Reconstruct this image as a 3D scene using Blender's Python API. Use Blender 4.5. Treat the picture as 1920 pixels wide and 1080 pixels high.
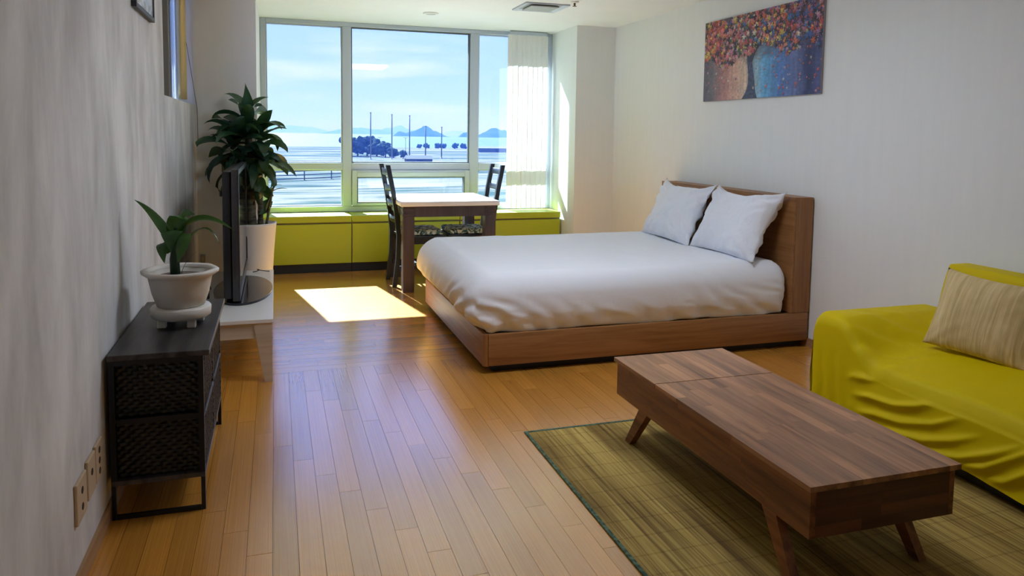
import bpy, bmesh, math, random
import numpy as np
from mathutils import Vector, Matrix, noise

random.seed(7)
rng = np.random.default_rng(11)
S = bpy.context.scene
for o in list(bpy.data.objects):
    bpy.data.objects.remove(o, do_unlink=True)
COL = S.collection

# ------------------------------------------------------------------ camera
cam_d = bpy.data.cameras.new('camera')
cam = bpy.data.objects.new('camera', cam_d)
COL.objects.link(cam)
F_PX, CY = 1395.6, 366.65
YAW, PITCH, ROLL = 0.3086046, 0.0809811, 0.0139717
cam_d.sensor_fit = 'HORIZONTAL'
cam_d.sensor_width = 36.0
cam_d.lens = F_PX / 1920.0 * 36.0
cam_d.shift_x = 0.0
cam_d.shift_y = -(540.0 - CY) / 1920.0
cam_d.clip_start = 0.05
cam_d.clip_end = 60000.0
f0 = Vector((math.sin(YAW), math.cos(YAW), 0)); r0 = Vector((math.cos(YAW), -math.sin(YAW), 0)); u0 = Vector((0, 0, 1))
fw = f0 * math.cos(PITCH) - u0 * math.sin(PITCH)
up = u0 * math.cos(PITCH) + f0 * math.sin(PITCH)
rt = r0 * math.cos(ROLL) + up * math.sin(ROLL)
up2 = up * math.cos(ROLL) - r0 * math.sin(ROLL)
M = Matrix.Identity(4)
for i in range(3):
    M[i][0] = rt[i]; M[i][1] = up2[i]; M[i][2] = -fw[i]
M[2][3] = 1.35
cam.matrix_world = M
S.camera = cam

# ------------------------------------------------------------------ world, sun, exposure
SKY_STRENGTH = 0.71
SUN_STRENGTH = 32.0
S.view_settings.view_transform = 'Standard'
S.view_settings.look = 'None'
S.view_settings.gamma = 1.0
S.view_settings.use_curve_mapping = False
S.view_settings.exposure = 0.8

w = bpy.data.worlds.new('sky')
S.world = w
w.use_nodes = True
nt = w.node_tree
nt.nodes.clear()
def N(t, typ, **kw):
    n = t.nodes.new(typ)
    for k, v in kw.items():
        setattr(n, k, v)
    return n
wo = N(nt, 'ShaderNodeOutputWorld')
bg = N(nt, 'ShaderNodeBackground'); bg.inputs['Strength'].default_value = SKY_STRENGTH
tc = N(nt, 'ShaderNodeTexCoord')
sx = N(nt, 'ShaderNodeSeparateXYZ'); nt.links.new(tc.outputs['Generated'], sx.inputs[0])
ramp = N(nt, 'ShaderNodeValToRGB')
nt.links.new(sx.outputs['Z'], ramp.inputs[0])
el = ramp.color_ramp.elements
el[0].position = 0.0; el[0].color = (0.66, 0.80, 1.45, 1)
el[1].position = 1.0; el[1].color = (0.32, 0.52, 1.8, 1)
for p_, c_ in ((0.05, (0.61, 0.77, 1.55, 1)), (0.14, (0.53, 0.71, 1.6, 1)), (0.35, (0.47, 0.67, 1.6, 1))):
    e = el.new(p_); e.color = c_
mp = N(nt, 'ShaderNodeMapping'); mp.inputs['Scale'].default_value = (2.3, 2.3, 17.0); mp.inputs['Location'].default_value = (0.42, 0.3, 0.15)
nt.links.new(tc.outputs['Generated'], mp.inputs[0])
nz = N(nt, 'ShaderNodeTexNoise'); nz.inputs['Scale'].default_value = 1.6; nz.inputs['Detail'].default_value = 5.0; nz.inputs['Roughness'].default_value = 0.52
nt.links.new(mp.outputs[0], nz.inputs['Vector'])
cr = N(nt, 'ShaderNodeValToRGB'); nt.links.new(nz.outputs['Fac'], cr.inputs[0])
cr.color_ramp.elements[0].position = 0.50; cr.color_ramp.elements[0].color = (0, 0, 0, 1)
cr.color_ramp.elements[1].position = 0.70; cr.color_ramp.elements[1].color = (0.9, 0.9, 0.9, 1)
mxw = N(nt, 'ShaderNodeMix', data_type='RGBA')
nt.links.new(cr.outputs[0], mxw.inputs[0]); nt.links.new(ramp.outputs[0], mxw.inputs[6])
mxw.inputs[7].default_value = (1.0, 1.05, 1.7, 1)
nt.links.new(mxw.outputs[2], bg.inputs['Color'])
nt.links.new(bg.outputs[0], wo.inputs[0])

sun_d = bpy.data.lights.new('sun', 'SUN'); sun_d.energy = SUN_STRENGTH; sun_d.angle = math.radians(0.6); sun_d.color = (0.87, 0.99, 1.14)
sun = bpy.data.objects.new('sun', sun_d); COL.objects.link(sun)
sun.rotation_euler = Vector((0.18, -1.0, -0.94)).to_track_quat('-Z', 'Y').to_euler()
sun.location = (-2, 14, 12)

S.cycles.max_bounces = 10
S.cycles.diffuse_bounces = 8
S.cycles.glossy_bounces = 4
S.cycles.transparent_max_bounces = 16
S.cycles.volume_bounces = 0
S.cycles.sample_clamp_indirect = 8.0
S.cycles.caustics_reflective = False
S.cycles.caustics_refractive = False

# ------------------------------------------------------------------ helpers: objects
def link(name, me, mat=None, parent=None, smooth=False):
    o = bpy.data.objects.new(name, me)
    COL.objects.link(o)
    if mat is not None and not me.materials:
        me.materials.append(mat)
    if smooth:
        me.polygons.foreach_set('use_smooth', [True] * len(me.polygons))
    if parent is not None:
        o.parent = parent
    return o

def tag(o, label=None, cat=None, group=None, kind=None):
    if label: o['label'] = label
    if cat: o['category'] = cat
    if group: o['group'] = group
    if kind: o['kind'] = kind
    return o

def thing(name, label, cat, loc=(0, 0, 0), rz=0.0, group=None):
    o = bpy.data.objects.new(name, None)
    COL.objects.link(o)
    o.empty_display_size = 0.1
    o.location = loc; o.rotation_euler = (0, 0, rz)
    return tag(o, label, cat, group)

def struct(name, loc=(0, 0, 0)):
    o = bpy.data.objects.new(name, None); COL.objects.link(o); o.location = loc; o['kind'] = 'structure'
    return o

class MB:
    """collects shapes into one mesh"""
    def __init__(s):
        s.bm = bmesh.new()
    def box(s, lo, hi, bev=0.0, seg=2):
        m = Matrix.Translation([(a + b) / 2 for a, b in zip(lo, hi)]) @ Matrix.Diagonal([b - a for a, b in zip(lo, hi)] + [1])
        r = bmesh.ops.create_cube(s.bm, size=1.0, matrix=m)
        if bev > 0:
            es = set()
            for v in r['verts']:
                es.update(v.link_edges)
            bmesh.ops.bevel(s.bm, geom=list(es), offset=bev, segments=seg, profile=0.5, affect='EDGES')
        return s
    def hexa(s, pts):
        """8 points: bottom 4 (ccw) then top 4"""
        vs = [s.bm.verts.new(p) for p in pts]
        for f in ((3, 2, 1, 0), (4, 5, 6, 7), (0, 1, 5, 4), (1, 2, 6, 5), (2, 3, 7, 6), (3, 0, 4, 7)):
            s.bm.faces.new([vs[i] for i in f])
        return s
    def prism(s, poly, z0, z1, axis=2):
        def P(a, b, c):
            return ((c, a, b), (a, c, b), (a, b, c))[axis]
        lo = [s.bm.verts.new(P(a, b, z0)) for a, b in poly]
        hi = [s.bm.verts.new(P(a, b, z1)) for a, b in poly]
        n = len(poly)
        s.bm.faces.new(list(reversed(lo))); s.bm.faces.new(hi)
        for i in range(n):
            j = (i + 1) % n
            s.bm.faces.new((lo[i], lo[j], hi[j], hi[i]))
        return s
    def tube(s, pts, rad, n=8, cap=True):
        pts = [Vector(p) for p in pts]
        if not hasattr(rad, '__len__'): rad = [rad] * len(pts)
        rings = []
        prev = None
        for i, p in enumerate(pts):
            d = (pts[min(i + 1, len(pts) - 1)] - pts[max(i - 1, 0)]).normalized()
            if prev is None:
                a = d.orthogonal().normalized()
            else:
                a = (prev - d * prev.dot(d)).normalized()
            prev = a
            b = d.cross(a)
            rings.append([s.bm.verts.new(p + (a * math.cos(t) + b * math.sin(t)) * rad[i]) for t in [2 * math.pi * k / n for k in range(n)]])
        for r1, r2 in zip(rings, rings[1:]):
            for k in range(n):
                s.bm.faces.new((r1[k], r1[(k + 1) % n], r2[(k + 1) % n], r2[k]))
        if cap:
            s.bm.faces.new(list(reversed(rings[0]))); s.bm.faces.new(rings[-1])
        return s
    def lathe(s, prof, n=40, c=(0, 0, 0), sx=1.0, sy=1.0, lobes=0, amp=0.0, caps=True):
        rings = []
        for r, z in prof:
            ring = []
            for k in range(n):
                t = 2 * math.pi * k / n
                q = r * (1 + amp * math.cos(lobes * t))
                ring.append(s.bm.verts.new((c[0] + q * sx * math.cos(t), c[1] + q * sy * math.sin(t), c[2] + z)))
            rings.append(ring)
        for r1, r2 in zip(rings, rings[1:]):
            for k in range(n):
                s.bm.faces.new((r1[k], r1[(k + 1) % n], r2[(k + 1) % n], r2[k]))
        if caps:
            s.bm.faces.new(list(reversed(rings[0]))); s.bm.faces.new(rings[-1])
        return s
    def grid(s, fn, nu, nv, closed=False):
        vs = [[s.bm.verts.new(fn(i / nu, j / nv)) for j in range(nv + 1)] for i in range(nu + 1)]
        for i in range(nu):
            for j in range(nv):
                s.bm.faces.new((vs[i][j], vs[i + 1][j], vs[i + 1][j + 1], vs[i][j + 1]))
        return s
    def mesh(s, name, weld=0.0):
        if weld > 0:
            bmesh.ops.remove_doubles(s.bm, verts=s.bm.verts, dist=weld)
        bmesh.ops.recalc_face_normals(s.bm, faces=s.bm.faces)
        me = bpy.data.meshes.new(name)
        s.bm.to_mesh(me); s.bm.free()
        return me
    def build(s, name, mat, parent=None, smooth=False, weld=0.0, auto=None):
        me = s.mesh(name, weld)
        o = link(name, me, mat, parent, smooth or auto is not None)
        if auto is not None:
            me.set_sharp_from_angle(angle=math.radians(auto))
        return o

def copy_tree(o, parent=None):
    c = o.copy(); COL.objects.link(c); c.parent = parent
    for ch in list(o.children):
        copy_tree(ch, c)
    return c

def sstep(a, b, x):
    t = min(1.0, max(0.0, (x - a) / (b - a)))
    return t * t * (3 - 2 * t)

# ------------------------------------------------------------------ helpers: materials
def mat(name, col, rough=0.6, metal=0.0, spec=0.5, coat=0.0, sheen=0.0):
    m = bpy.data.materials.new(name); m.use_nodes = True
    b = m.node_tree.nodes['Principled BSDF']
    b.inputs['Base Color'].default_value = (*col, 1)
    b.inputs['Roughness'].default_value = rough
    b.inputs['Metallic'].default_value = metal
    b.inputs['Specular IOR Level'].default_value = spec
    b.inputs['Coat Weight'].default_value = coat
    b.inputs['Sheen Weight'].default_value = sheen
    return m

def bsdf(m): return m.node_tree.nodes['Principled BSDF']

def coords(m, scale, kind='Object', rnd=0.0):
    t = m.node_tree
    tcn = N(t, 'ShaderNodeTexCoord'); mpn = N(t, 'ShaderNodeMapping')
    mpn.inputs['Scale'].default_value = scale
    t.links.new(tcn.outputs[kind], mpn.inputs[0])
    if rnd:
        oi = N(t, 'ShaderNodeObjectInfo'); ml = N(t, 'ShaderNodeMath', operation='MULTIPLY'); ml.inputs[1].default_value = rnd
        t.links.new(oi.outputs['Random'], ml.inputs[0])
        cb = N(t, 'ShaderNodeCombineXYZ')
        for k in range(3): t.links.new(ml.outputs[0], cb.inputs[k])
        t.links.new(cb.outputs[0], mpn.inputs['Location'])
    return mpn.outputs[0]

def noise_ramp(m, vec, scale, stops, detail=4.0, rough=0.55, dist=0.0):
    t = m.node_tree
    n = N(t, 'ShaderNodeTexNoise'); n.inputs['Scale'].default_value = scale
    n.inputs['Detail'].default_value = detail; n.inputs['Roughness'].default_value = rough; n.inputs['Distortion'].default_value = dist
    t.links.new(vec, n.inputs['Vector'])
    r = N(t, 'ShaderNodeValToRGB'); t.links.new(n.outputs['Fac'], r.inputs[0])
    e = r.color_ramp.elements
    e[0].position, e[0].color = stops[0][0], (*stops[0][1], 1)
    e[1].position, e[1].color = stops[-1][0], (*stops[-1][1], 1)
    for p_, c_ in stops[1:-1]:
        q = e.new(p_); q.color = (*c_, 1)
    return r.outputs[0], n.outputs['Fac']

def mix(m, fac, a, b, mode='MIX'):
    t = m.node_tree
    x = N(t, 'ShaderNodeMix', data_type='RGBA', blend_type=mode)
    for sock, v in ((x.inputs[0], fac), (x.inputs[6], a), (x.inputs[7], b)):
        if hasattr(v, 'is_linked'): t.links.new(v, sock)
        elif isinstance(v, (int, float)): sock.default_value = v
        else: sock.default_value = (*v, 1)
    return x.outputs[2]

def setcol(m, sock): m.node_tree.links.new(sock, bsdf(m).inputs['Base Color'])

def bump(m, h, strength=0.2, dist=0.01):
    t = m.node_tree
    b = N(t, 'ShaderNodeBump'); b.inputs['Strength'].default_value = strength; b.inputs['Distance'].default_value = dist
    t.links.new(h, b.inputs['Height']); t.links.new(b.outputs[0], bsdf(m).inputs['Normal'])

def wood(name, dark, light, grain_axis, rough=0.45, vary=0.0, scale=1.0, coat=0.0, fine=26.0):
    m = mat(name, light, rough, coat=coat)
    sc = [fine * scale] * 3; sc[grain_axis] = 1.6 * scale
    v = coords(m, sc, rnd=31.0)
    c, fac = noise_ramp(m, v, 1.0, [(0.32, dark), (0.62, light)], 6.0, 0.62, 0.5)
    if vary:
        t = m.node_tree
        oi = N(t, 'ShaderNodeObjectInfo'); mr = N(t, 'ShaderNodeMapRange')
        mr.inputs[3].default_value = 1 - vary; mr.inputs[4].default_value = 1 + vary * 0.6
        t.links.new(oi.outputs['Random'], mr.inputs[0])
        hsv = N(t, 'ShaderNodeHueSaturation'); t.links.new(c, hsv.inputs['Color']); t.links.new(mr.outputs[0], hsv.inputs['Value'])
        c = hsv.outputs[0]
    setcol(m, c); bump(m, fac, 0.05, 0.004)
    return m

# --- wall plaster
def plaster(name, a, b, sc, lo=0.35, hi=0.65, bs=0.1, rough=0.85):
    m = mat(name, b, rough, spec=0.25)
    v = coords(m, sc)
    c, fac = noise_ramp(m, v, 1.0, [(lo, a), (hi, b)], 6.0, 0.6, 0.2)
    setcol(m, c); bump(m, fac, bs, 0.004)
    return m
M_LEFT = plaster('left_wall_plaster', (0.50, 0.505, 0.51), (0.74, 0.75, 0.76), (5.5, 4.2, 1.5), 0.36, 0.64, 0.30)
M_WALL = plaster('wallpaper', (0.755, 0.78, 0.79), (0.78, 0.805, 0.815), (22.0, 22.0, 2.2), 0.3, 0.7, 0.04)
M_CEIL = plaster('ceiling_paint', (0.80, 0.825, 0.84), (0.83, 0.855, 0.87), (3, 3, 3), 0.3, 0.7, 0.02)
M_OUT = mat('outer_render', (0.55, 0.55, 0.53), 0.9)

# --- floor
M_PLANK = wood('maple_plank', (0.52, 0.205, 0.024), (0.70, 0.32, 0.048), 0, rough=0.26, vary=0.16, scale=1.0, fine=30.0)
bsdf(M_PLANK).inputs['Coat Weight'].default_value = 1.0
bsdf(M_PLANK).inputs['Coat IOR'].default_value = 2.5
bsdf(M_PLANK).inputs['Coat Roughness'].default_value = 0.20
M_SUB = mat('floor_joint', (0.14, 0.07, 0.03), 0.8)
M_BASEB = wood('baseboard_wood', (0.30, 0.17, 0.08), (0.42, 0.25, 0.12), 1, rough=0.5)

# ------------------------------------------------------------------ the setting
XL, XR, YB, YW, ZC = -0.567, 3.31, -1.2, 7.72, 2.45
YCL, YCR = 6.10, 6.985          # front faces of the left and right column
XCL, XCR = -0.13, 2.885         # inner faces of the columns
YO = 7.99                       # outer face of the building

fl = struct('floor')
MB().box((XL - 0.2, YB, -0.10), (XR + 0.1, YO, -0.012)).build('subfloor', M_SUB, fl)

PW, PL, YS, X0S = 0.0795, 1.006, 4.287, 0.0579
plank_me = MB().box((-0.5, -0.5, -0.012), (0.5, 0.5, 0.0)).mesh('plank')
plank_me.materials.append(M_PLANK)
rest = MB()
n_pl = 0
G = 0.0011
def plank(x0, x1, y0, y1, along_x, near):
    global n_pl
    if x1 - x0 < 0.01 or y1 - y0 < 0.01: return
    if near:
        o = link('plank', plank_me, None, fl)
        o.location = ((x0 + x1) / 2, (y0 + y1) / 2, random.uniform(-0.0004, 0.0))
        if along_x: o.scale = (x1 - x0 - G, y1 - y0 - G, 1)
        else:
            o.rotation_euler = (0, 0, math.pi / 2); o.scale = (y1 - y0 - G, x1 - x0 - G, 1)
        n_pl += 1
    else:
        rest.box((x0 + G / 2, y0 + G / 2, -0.012), (x1 - G / 2, y1 - G / 2, -0.0002))
k0 = int(math.floor((XL - X0S) / PW))
for k in range(k0, int((XR - X0S) / PW) + 1):
    xa, xb = max(XL, X0S + k * PW), min(XR, X0S + (k + 1) * PW)
    j = 3.258 - 0.1635 * (k + 1)
    while j > YB: j -= PL
    ys = [YB]
    while j < YS:
        if j > YB + 0.02: ys.append(j)
        j += PL
    ys.append(YS)
    for ya, yb in zip(ys, ys[1:]):
        xm = (xa + xb) / 2
        near = yb > 1.75 and ((xm < 1.10) or (yb > 3.08 and ya < 4.0 and xm < 3.1))
        plank(xa, xb, ya, yb, False, near)
r = 0
while YS + r * PW < 7.45:
    ya, yb = YS + r * PW, YS + (r + 1) * PW
    j = 0.382 - 0.1575 * r
    while j > XL: j -= PL
    xs = [XL]
    while j < XR:
        if j > XL + 0.02: xs.append(j)
        j += PL
    xs.append(XR)
    for xa, xb in zip(xs, xs[1:]):
        near = xb > -0.25 and xa < 1.25 and yb < 7.32
        plank(xa, xb, ya, yb, True, near)
    r += 1
tag(rest.build('remaining_planks', M_PLANK, fl), kind='stuff')

wl = struct('wall_left')
MB().box((XL - 0.25, YB - 0.15, 0), (XL, 4.43, ZC)).build('wall_face', M_LEFT, wl)
MB().box((XL - 0.25, 4.43, 0), (XL, YCL, 1.54)).build('parapet', M_LEFT, wl)
wr = MB().box((XR, YB - 0.15, -0.1), (XR + 0.2, YO, ZC)).build('wall_right', M_WALL); wr['kind'] = 'structure'
wb = MB().box((XL - 0.25, YB - 0.15, -0.1), (XR + 0.2, YB, ZC)).build('wall_back', M_WALL); wb['kind'] = 'structure'
wf = struct('wall_front')
MB().box((-0.698, YCL, 0), (XL - 0.008, YO, ZC)).build('recess_end', M_WALL, wf)
MB().box((XL - 0.008, YCL - 0.012, 0), (XCL, YO, ZC)).build('left_column', M_WALL, wf)
MB().box((XCR, YCR, 0), (XR, YO, ZC)).build('right_column', M_WALL, wf)
MB().box((XCL, YW + 0.002, -0.1), (XCR, YO, 0.545)).build('spandrel', M_OUT, wf)
MB().box((XL - 0.25, YW + 0.02, ZC), (XR + 0.2, YO, ZC + 0.4)).build('lintel', M_OUT, wf)
ce = MB().box((XL - 0.25, YB - 0.15, ZC), (XR + 0.2, YW + 0.02, ZC + 0.2)).build('ceiling', M_CEIL); ce['kind'] = 'structure'
bl = MB().box((XL, YB, 0.0), (XL + 0.012, YCL - 0.012, 0.055)).build('baseboard_left', M_BASEB); bl['kind'] = 'structure'
br = MB().box((XR - 0.012, YB, 0.0), (XR, YCR, 0.055)).build('baseboard_right', M_BASEB); br['kind'] = 'structure'

# --- main window
M_ALU = mat('window_aluminium', (0.44, 0.49, 0.56), 0.42, 0.15)
M_GASK = mat('window_gasket', (0.10, 0.11, 0.12), 0.6)
M_PANE = bpy.data.materials.new('window_glass'); M_PANE.use_nodes = True
t = M_PANE.node_tree; t.nodes.clear()
o_ = N(t, 'ShaderNodeOutputMaterial'); tr = N(t, 'ShaderNodeBsdfTransparent'); gl = N(t, 'ShaderNodeBsdfGlossy'); mx = N(t, 'ShaderNodeMixShader'); fr = N(t, 'ShaderNodeFresnel')
tr.inputs[0].default_value = (0.86, 0.92, 0.99, 1); gl.inputs['Roughness'].default_value = 0.02; fr.inputs[0].default_value = 1.35
t.links.new(fr.outputs[0], mx.inputs[0]); t.links.new(tr.outputs[0], mx.inputs[1]); t.links.new(gl.outputs[0], mx.inputs[2]); t.links.new(mx.outputs[0], o_.inputs[0])

win = struct('window_1', (0, 0, 0))
FY0, FY1 = YW - 0.045, YW + 0.055
def bar(x0, x1, z0, z1, y0=FY0, y1=FY1, nm='window_frame'):
    return MB().box((x0, y0, z0), (x1, y1, z1), 0.004, 1).build(nm, M_ALU, win)
WX0, WX1, WZ0, WZ1 = XCL + 0.001, XCR - 0.001, 0.552, ZC - 0.001
bar(WX0, -0.077, WZ0, WZ1, nm='stile'); bar(2.845, WX1, WZ0, WZ1, nm='stile')
bar(-0.077, 2.845, 2.408, WZ1, nm='head_rail'); bar(-0.077, 2.845, WZ0, 0.607, nm='sill_rail')
bar(0.650, 0.738, 0.607, 2.408, nm='mullion'); bar(1.968, 2.062, 0.607, 2.408, nm='mullion')
for xa, xb in ((-0.077, 0.650), (0.738, 1.968), (2.062, 2.845)):
    bar(xa, xb, 0.978, 1.047, nm='transom')
for nm, (xa, xb, za, zb) in dict(a=(-0.077, 0.650, 1.047, 2.408), b=(0.738, 1.968, 1.047, 2.408), c=(2.062, 2.845, 1.047, 2.408),
                                 d=(-0.077, 0.650, 0.607, 0.978), f=(2.062, 2.845, 0.607, 0.978)).items():
    g = MB()
    y0, y1 = YW + 0.0, YW + 0.012
    for q in ((xa, xa + 0.012, za, zb), (xb - 0.012, xb, za, zb), (xa + 0.012, xb - 0.012, za, za + 0.012), (xa + 0.012, xb - 0.012, zb - 0.012, zb)):
        g.box((q[0], y0 - 0.012, q[2]), (q[1], y1 + 0.012, q[3]))
    g.build('glazing_bead', M_GASK if nm in 'b' else M_ALU, win)
    MB().box((xa + 0.006, YW + 0.003, za + 0.006), (xb - 0.006, YW + 0.009, zb - 0.006)).build('pane', M_PANE, win)
# awning sash in the lower middle
sash = struct('sash'); sash.parent = win; del sash['kind']
g = MB()
for q in ((0.742, 0.790, 0.611, 0.974), (1.912, 1.964, 0.611, 0.974), (0.790, 1.912, 0.611, 0.640), (0.790, 1.912, 0.905, 0.974)):
    g.box((q[0], FY0 - 0.025, q[2]), (q[1], YW + 0.03, q[3]), 0.004, 1)
g.build('sash_frame', M_ALU, sash)
g = MB()
for q in ((0.790, 0.800, 0.640, 0.905), (1.902, 1.912, 0.640, 0.905), (0.800, 1.902, 0.640, 0.650), (0.800, 1.902, 0.895, 0.905)):
    g.box((q[0], FY0 - 0.02, q[2]), (q[1], YW + 0.01, q[3]))
g.build('gasket', M_GASK, sash)
MB().box((0.795, YW - 0.012, 0.645), (1.907, YW - 0.006, 0.900)).build('pane', M_PANE, sash)
MB().box((0.80, FY0 - 0.033, 0.945), (1.90, FY0 - 0.0255, 0.953), 0.002, 1).build('rail_lip', M_ALU, sash)
MB().box((0.83, FY0 - 0.037, 0.956), (0.865, FY0 - 0.0255, 0.966), 0.002, 1).build('latch', M_ALU, sash)

# --- side window in the recess of the left wall
w2 = struct('window_2')
XG = -0.692
MB().box((XG - 0.12, 4.43, 1.54), (XG - 0.002, 5.42, ZC)).build('reveal_panel', M_WALL, w2)
M_DK = mat('dark_frame', (0.16, 0.16, 0.15), 0.5)
MB().box((XG - 0.03, 5.42, 1.54), (XG + 0.03, 5.49, ZC), 0.003, 1).build('stile', M_DK, w2)
MB().box((XG - 0.03, 5.49, 1.541), (XG + 0.02, 6.098, 1.575), 0.003, 1).build('sill_rail', M_ALU, w2)
MB().box((XG - 0.012, 5.49, 1.575), (XG - 0.006, 6.098, ZC)).build('pane', M_PANE, w2)
cord_me = MB().tube([(-0.676, YCL - 0.016, 2.36), (-0.66, YCL - 0.016, 2.26), (-0.618, YCL - 0.015, 1.98), (-0.582, YCL - 0.015, 1.72), (-0.5555, YCL - 0.015, 1.52), (-0.5535, YCL - 0.015, 1.44), (-0.5535, YCL - 0.0145, 1.25)], 0.0022, 6).build('blind_cord', mat('cord_brown', (0.20, 0.16, 0.12), 0.7), None, True)
tag(cord_me, 'thin dark cord slanting down the recess corner beside the left column', 'cord')
M_CURT = mat('yellow_curtain_cloth', (0.72, 0.55, 0.24), 0.8)
def cf(u, v):
    y = 5.80 + 0.27 * u
    return (XG + 0.055 + 0.018 * math.sin(u * 2 * math.pi * 5), y, 1.58 + v * (2.44 - 1.58))
g = MB().grid(cf, 60, 6)
cu = g.build('side_curtain', M_CURT, None, True)
sm = cu.modifiers.new('thick', 'SOLIDIFY'); sm.thickness = 0.003
tag(cu, 'gathered yellow curtain hanging in the high recess of the left wall', 'curtain')

# ------------------------------------------------------------------ window bench
M_LIME = mat('lime_laminate', (0.44, 0.51, 0.03), 0.38)
M_LIMEGAP = mat('bench_gap', (0.30, 0.26, 0.16), 0.6)
M_TOE = mat('toe_kick_dark', (0.012, 0.016, 0.024), 0.5)
YBF = 7.31
seams = [XCL + 0.004, 0.703, 1.78, XCR - 0.012]
names = ['lime green window bench unit beside the tall potted plant', 'lime green window bench unit behind the dining table', 'lime green window bench unit below the white blind']
for i in range(3):
    xa, xb = seams[i] + 0.001, seams[i + 1] - 0.001
    b = thing('window_bench', names[i], 'bench', ((xa + xb) / 2, YBF, 0), 0, 'window bench units')
    hw = (xb - xa) / 2
    MB().box((-hw, 0.022, 0.085), (hw, YW - YBF - 0.05, 0.488)).build('body', M_LIMEGAP, b)
    MB().box((-hw + 0.004, 0.0, 0.090), (hw - 0.004, 0.0215, 0.472), 0.002, 1).build('front_panel', M_LIME, b)
    MB().box((-hw + 0.002, -0.006, 0.4885), (hw - 0.002, YW - YBF - 0.052, 0.550), 0.003, 1).build('lid', M_LIME, b)
    MB().box((-hw, 0.030, 0.0005), (hw, 0.05, 0.0845)).build('toe_kick', M_TOE, b)

# ------------------------------------------------------------------ vertical blind
M_BLIND = bpy.data.materials.new('blind_fabric'); M_BLIND.use_nodes = True
t = M_BLIND.node_tree; pb = t.nodes['Principled BSDF']; pb.inputs['Base Color'].default_value = (0.80, 0.80, 0.74, 1); pb.inputs['Roughness'].default_value = 0.8
tl = N(t, 'ShaderNodeBsdfTranslucent'); tl.inputs[0].default_value = (0.88, 0.88, 0.82, 1); mx = N(t, 'ShaderNodeMixShader'); mx.inputs[0].default_value = 0.16
t.links.new(pb.outputs[0], mx.inputs[1]); t.links.new(tl.outputs[0], mx.inputs[2]); t.links.new(mx.outputs[0], t.nodes['Material Output'].inputs[0])
bd = thing('vertical_blind', 'white vertical blind drawn to the right end of the window', 'blind', (2.578, YW - 0.12, 0.555))
MB().box((-0.21, -0.02, 1.855), (0.21, 0.02, 1.888), 0.003, 1).build('head_track', M_ALU, bd)
sl = None
NS = 8
for i in range(NS):
    x = -0.195 + 0.39 * i / (NS - 1)
    if sl is None:
        g = MB().grid(lambda u, v: (-0.034 + 0.068 * u, 0.004 * math.sin(u * math.pi) + 0.0009 * math.sin(u * 2 * math.pi * 6), 0.012 + v * 1.84), 36, 6)
        sl = g.build('slat', M_BLIND, bd, True)
        s_ = sl
    else:
        s_ = link('slat', sl.data, None, bd)
    s_.location = (x, random.uniform(-0.004, 0.004) - 0.01, 0.0)
    s_.rotation_euler = (0, 0, math.radians(9 + random.uniform(-3, 3)))
MB().tube([(x_, -0.012 + 0.004 * math.sin(x_ * 90), 0.018) for x_ in np.linspace(-0.2, 0.2, 40)], 0.0016, 5).build('spacer_chain', M_ALU, bd)

# ------------------------------------------------------------------ ceiling fittings
M_WHT = mat('white_plastic', (0.80, 0.80, 0.78), 0.4)
M_GREYM = mat('vent_grey', (0.32, 0.34, 0.33), 0.5)
dl = thing('downlight', 'round recessed ceiling downlight above the dining table', 'light', (1.369, 6.807, ZC - 0.014))
MB().lathe([(0.045, 0.0138), (0.070, 0.0138), (0.072, 0.008), (0.060, 0.0), (0.046, 0.003)], 32, caps=False).build('trim_ring', M_WHT, dl, True)
MB().lathe([(0.001, 0.004), (0.043, 0.004), (0.044, 0.010), (0.001, 0.011)], 24).build('lens', mat('frosted_lens', (0.55, 0.55, 0.53), 0.3), dl, True)
vt = thing('ceiling_vent', 'square grey air vent set in the white ceiling', 'vent', (2.185, 6.12, ZC))
g = MB()
for a in range(4):
    R_ = Matrix.Rotation(a * math.pi / 2, 4, 'Z')
    P_ = [(-0.195, -0.195, -0.012), (0.195, -0.195, -0.012), (0.15, -0.15, -0.004), (-0.15, -0.15, -0.004)]
    Q_ = [(-0.195, -0.195, -0.001), (0.195, -0.195, -0.001), (0.15, -0.15, -0.001), (-0.15, -0.15, -0.001)]
    g.hexa([R_ @ Vector(p) for p in P_ + Q_])
g.build('frame', M_ALU, vt)
MB().box((-0.125, -0.125, -0.020), (0.125, 0.125, -0.010), 0.004, 1).build('baffle_plate', M_GREYM, vt)
MB().box((-0.149, -0.149, -0.0035), (0.149, 0.149, -0.001)).build('backing', M_GREYM, vt)
for sx_ in (-1, 1):
    MB().tube([(sx_ * 0.09, 0, -0.0036), (sx_ * 0.09, 0, -0.0098)], 0.006, 8).build('hanger', M_GREYM, vt)
sp = thing('sprinkler', 'small ceiling sprinkler head beside the air vent', 'sprinkler', (2.36, 5.78, ZC))
MB().lathe([(0.001, -0.001), (0.036, -0.001), (0.034, -0.008), (0.014, -0.012), (0.001, -0.012)], 24).build('escutcheon', M_WHT, sp, True)
MB().lathe([(0.008, -0.0122), (0.009, -0.028), (0.005, -0.034), (0.017, -0.036), (0.017, -0.039), (0.001, -0.040)], 16).build('head', mat('brass_dark', (0.22, 0.14, 0.07), 0.4, 0.8), sp, True)

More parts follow.
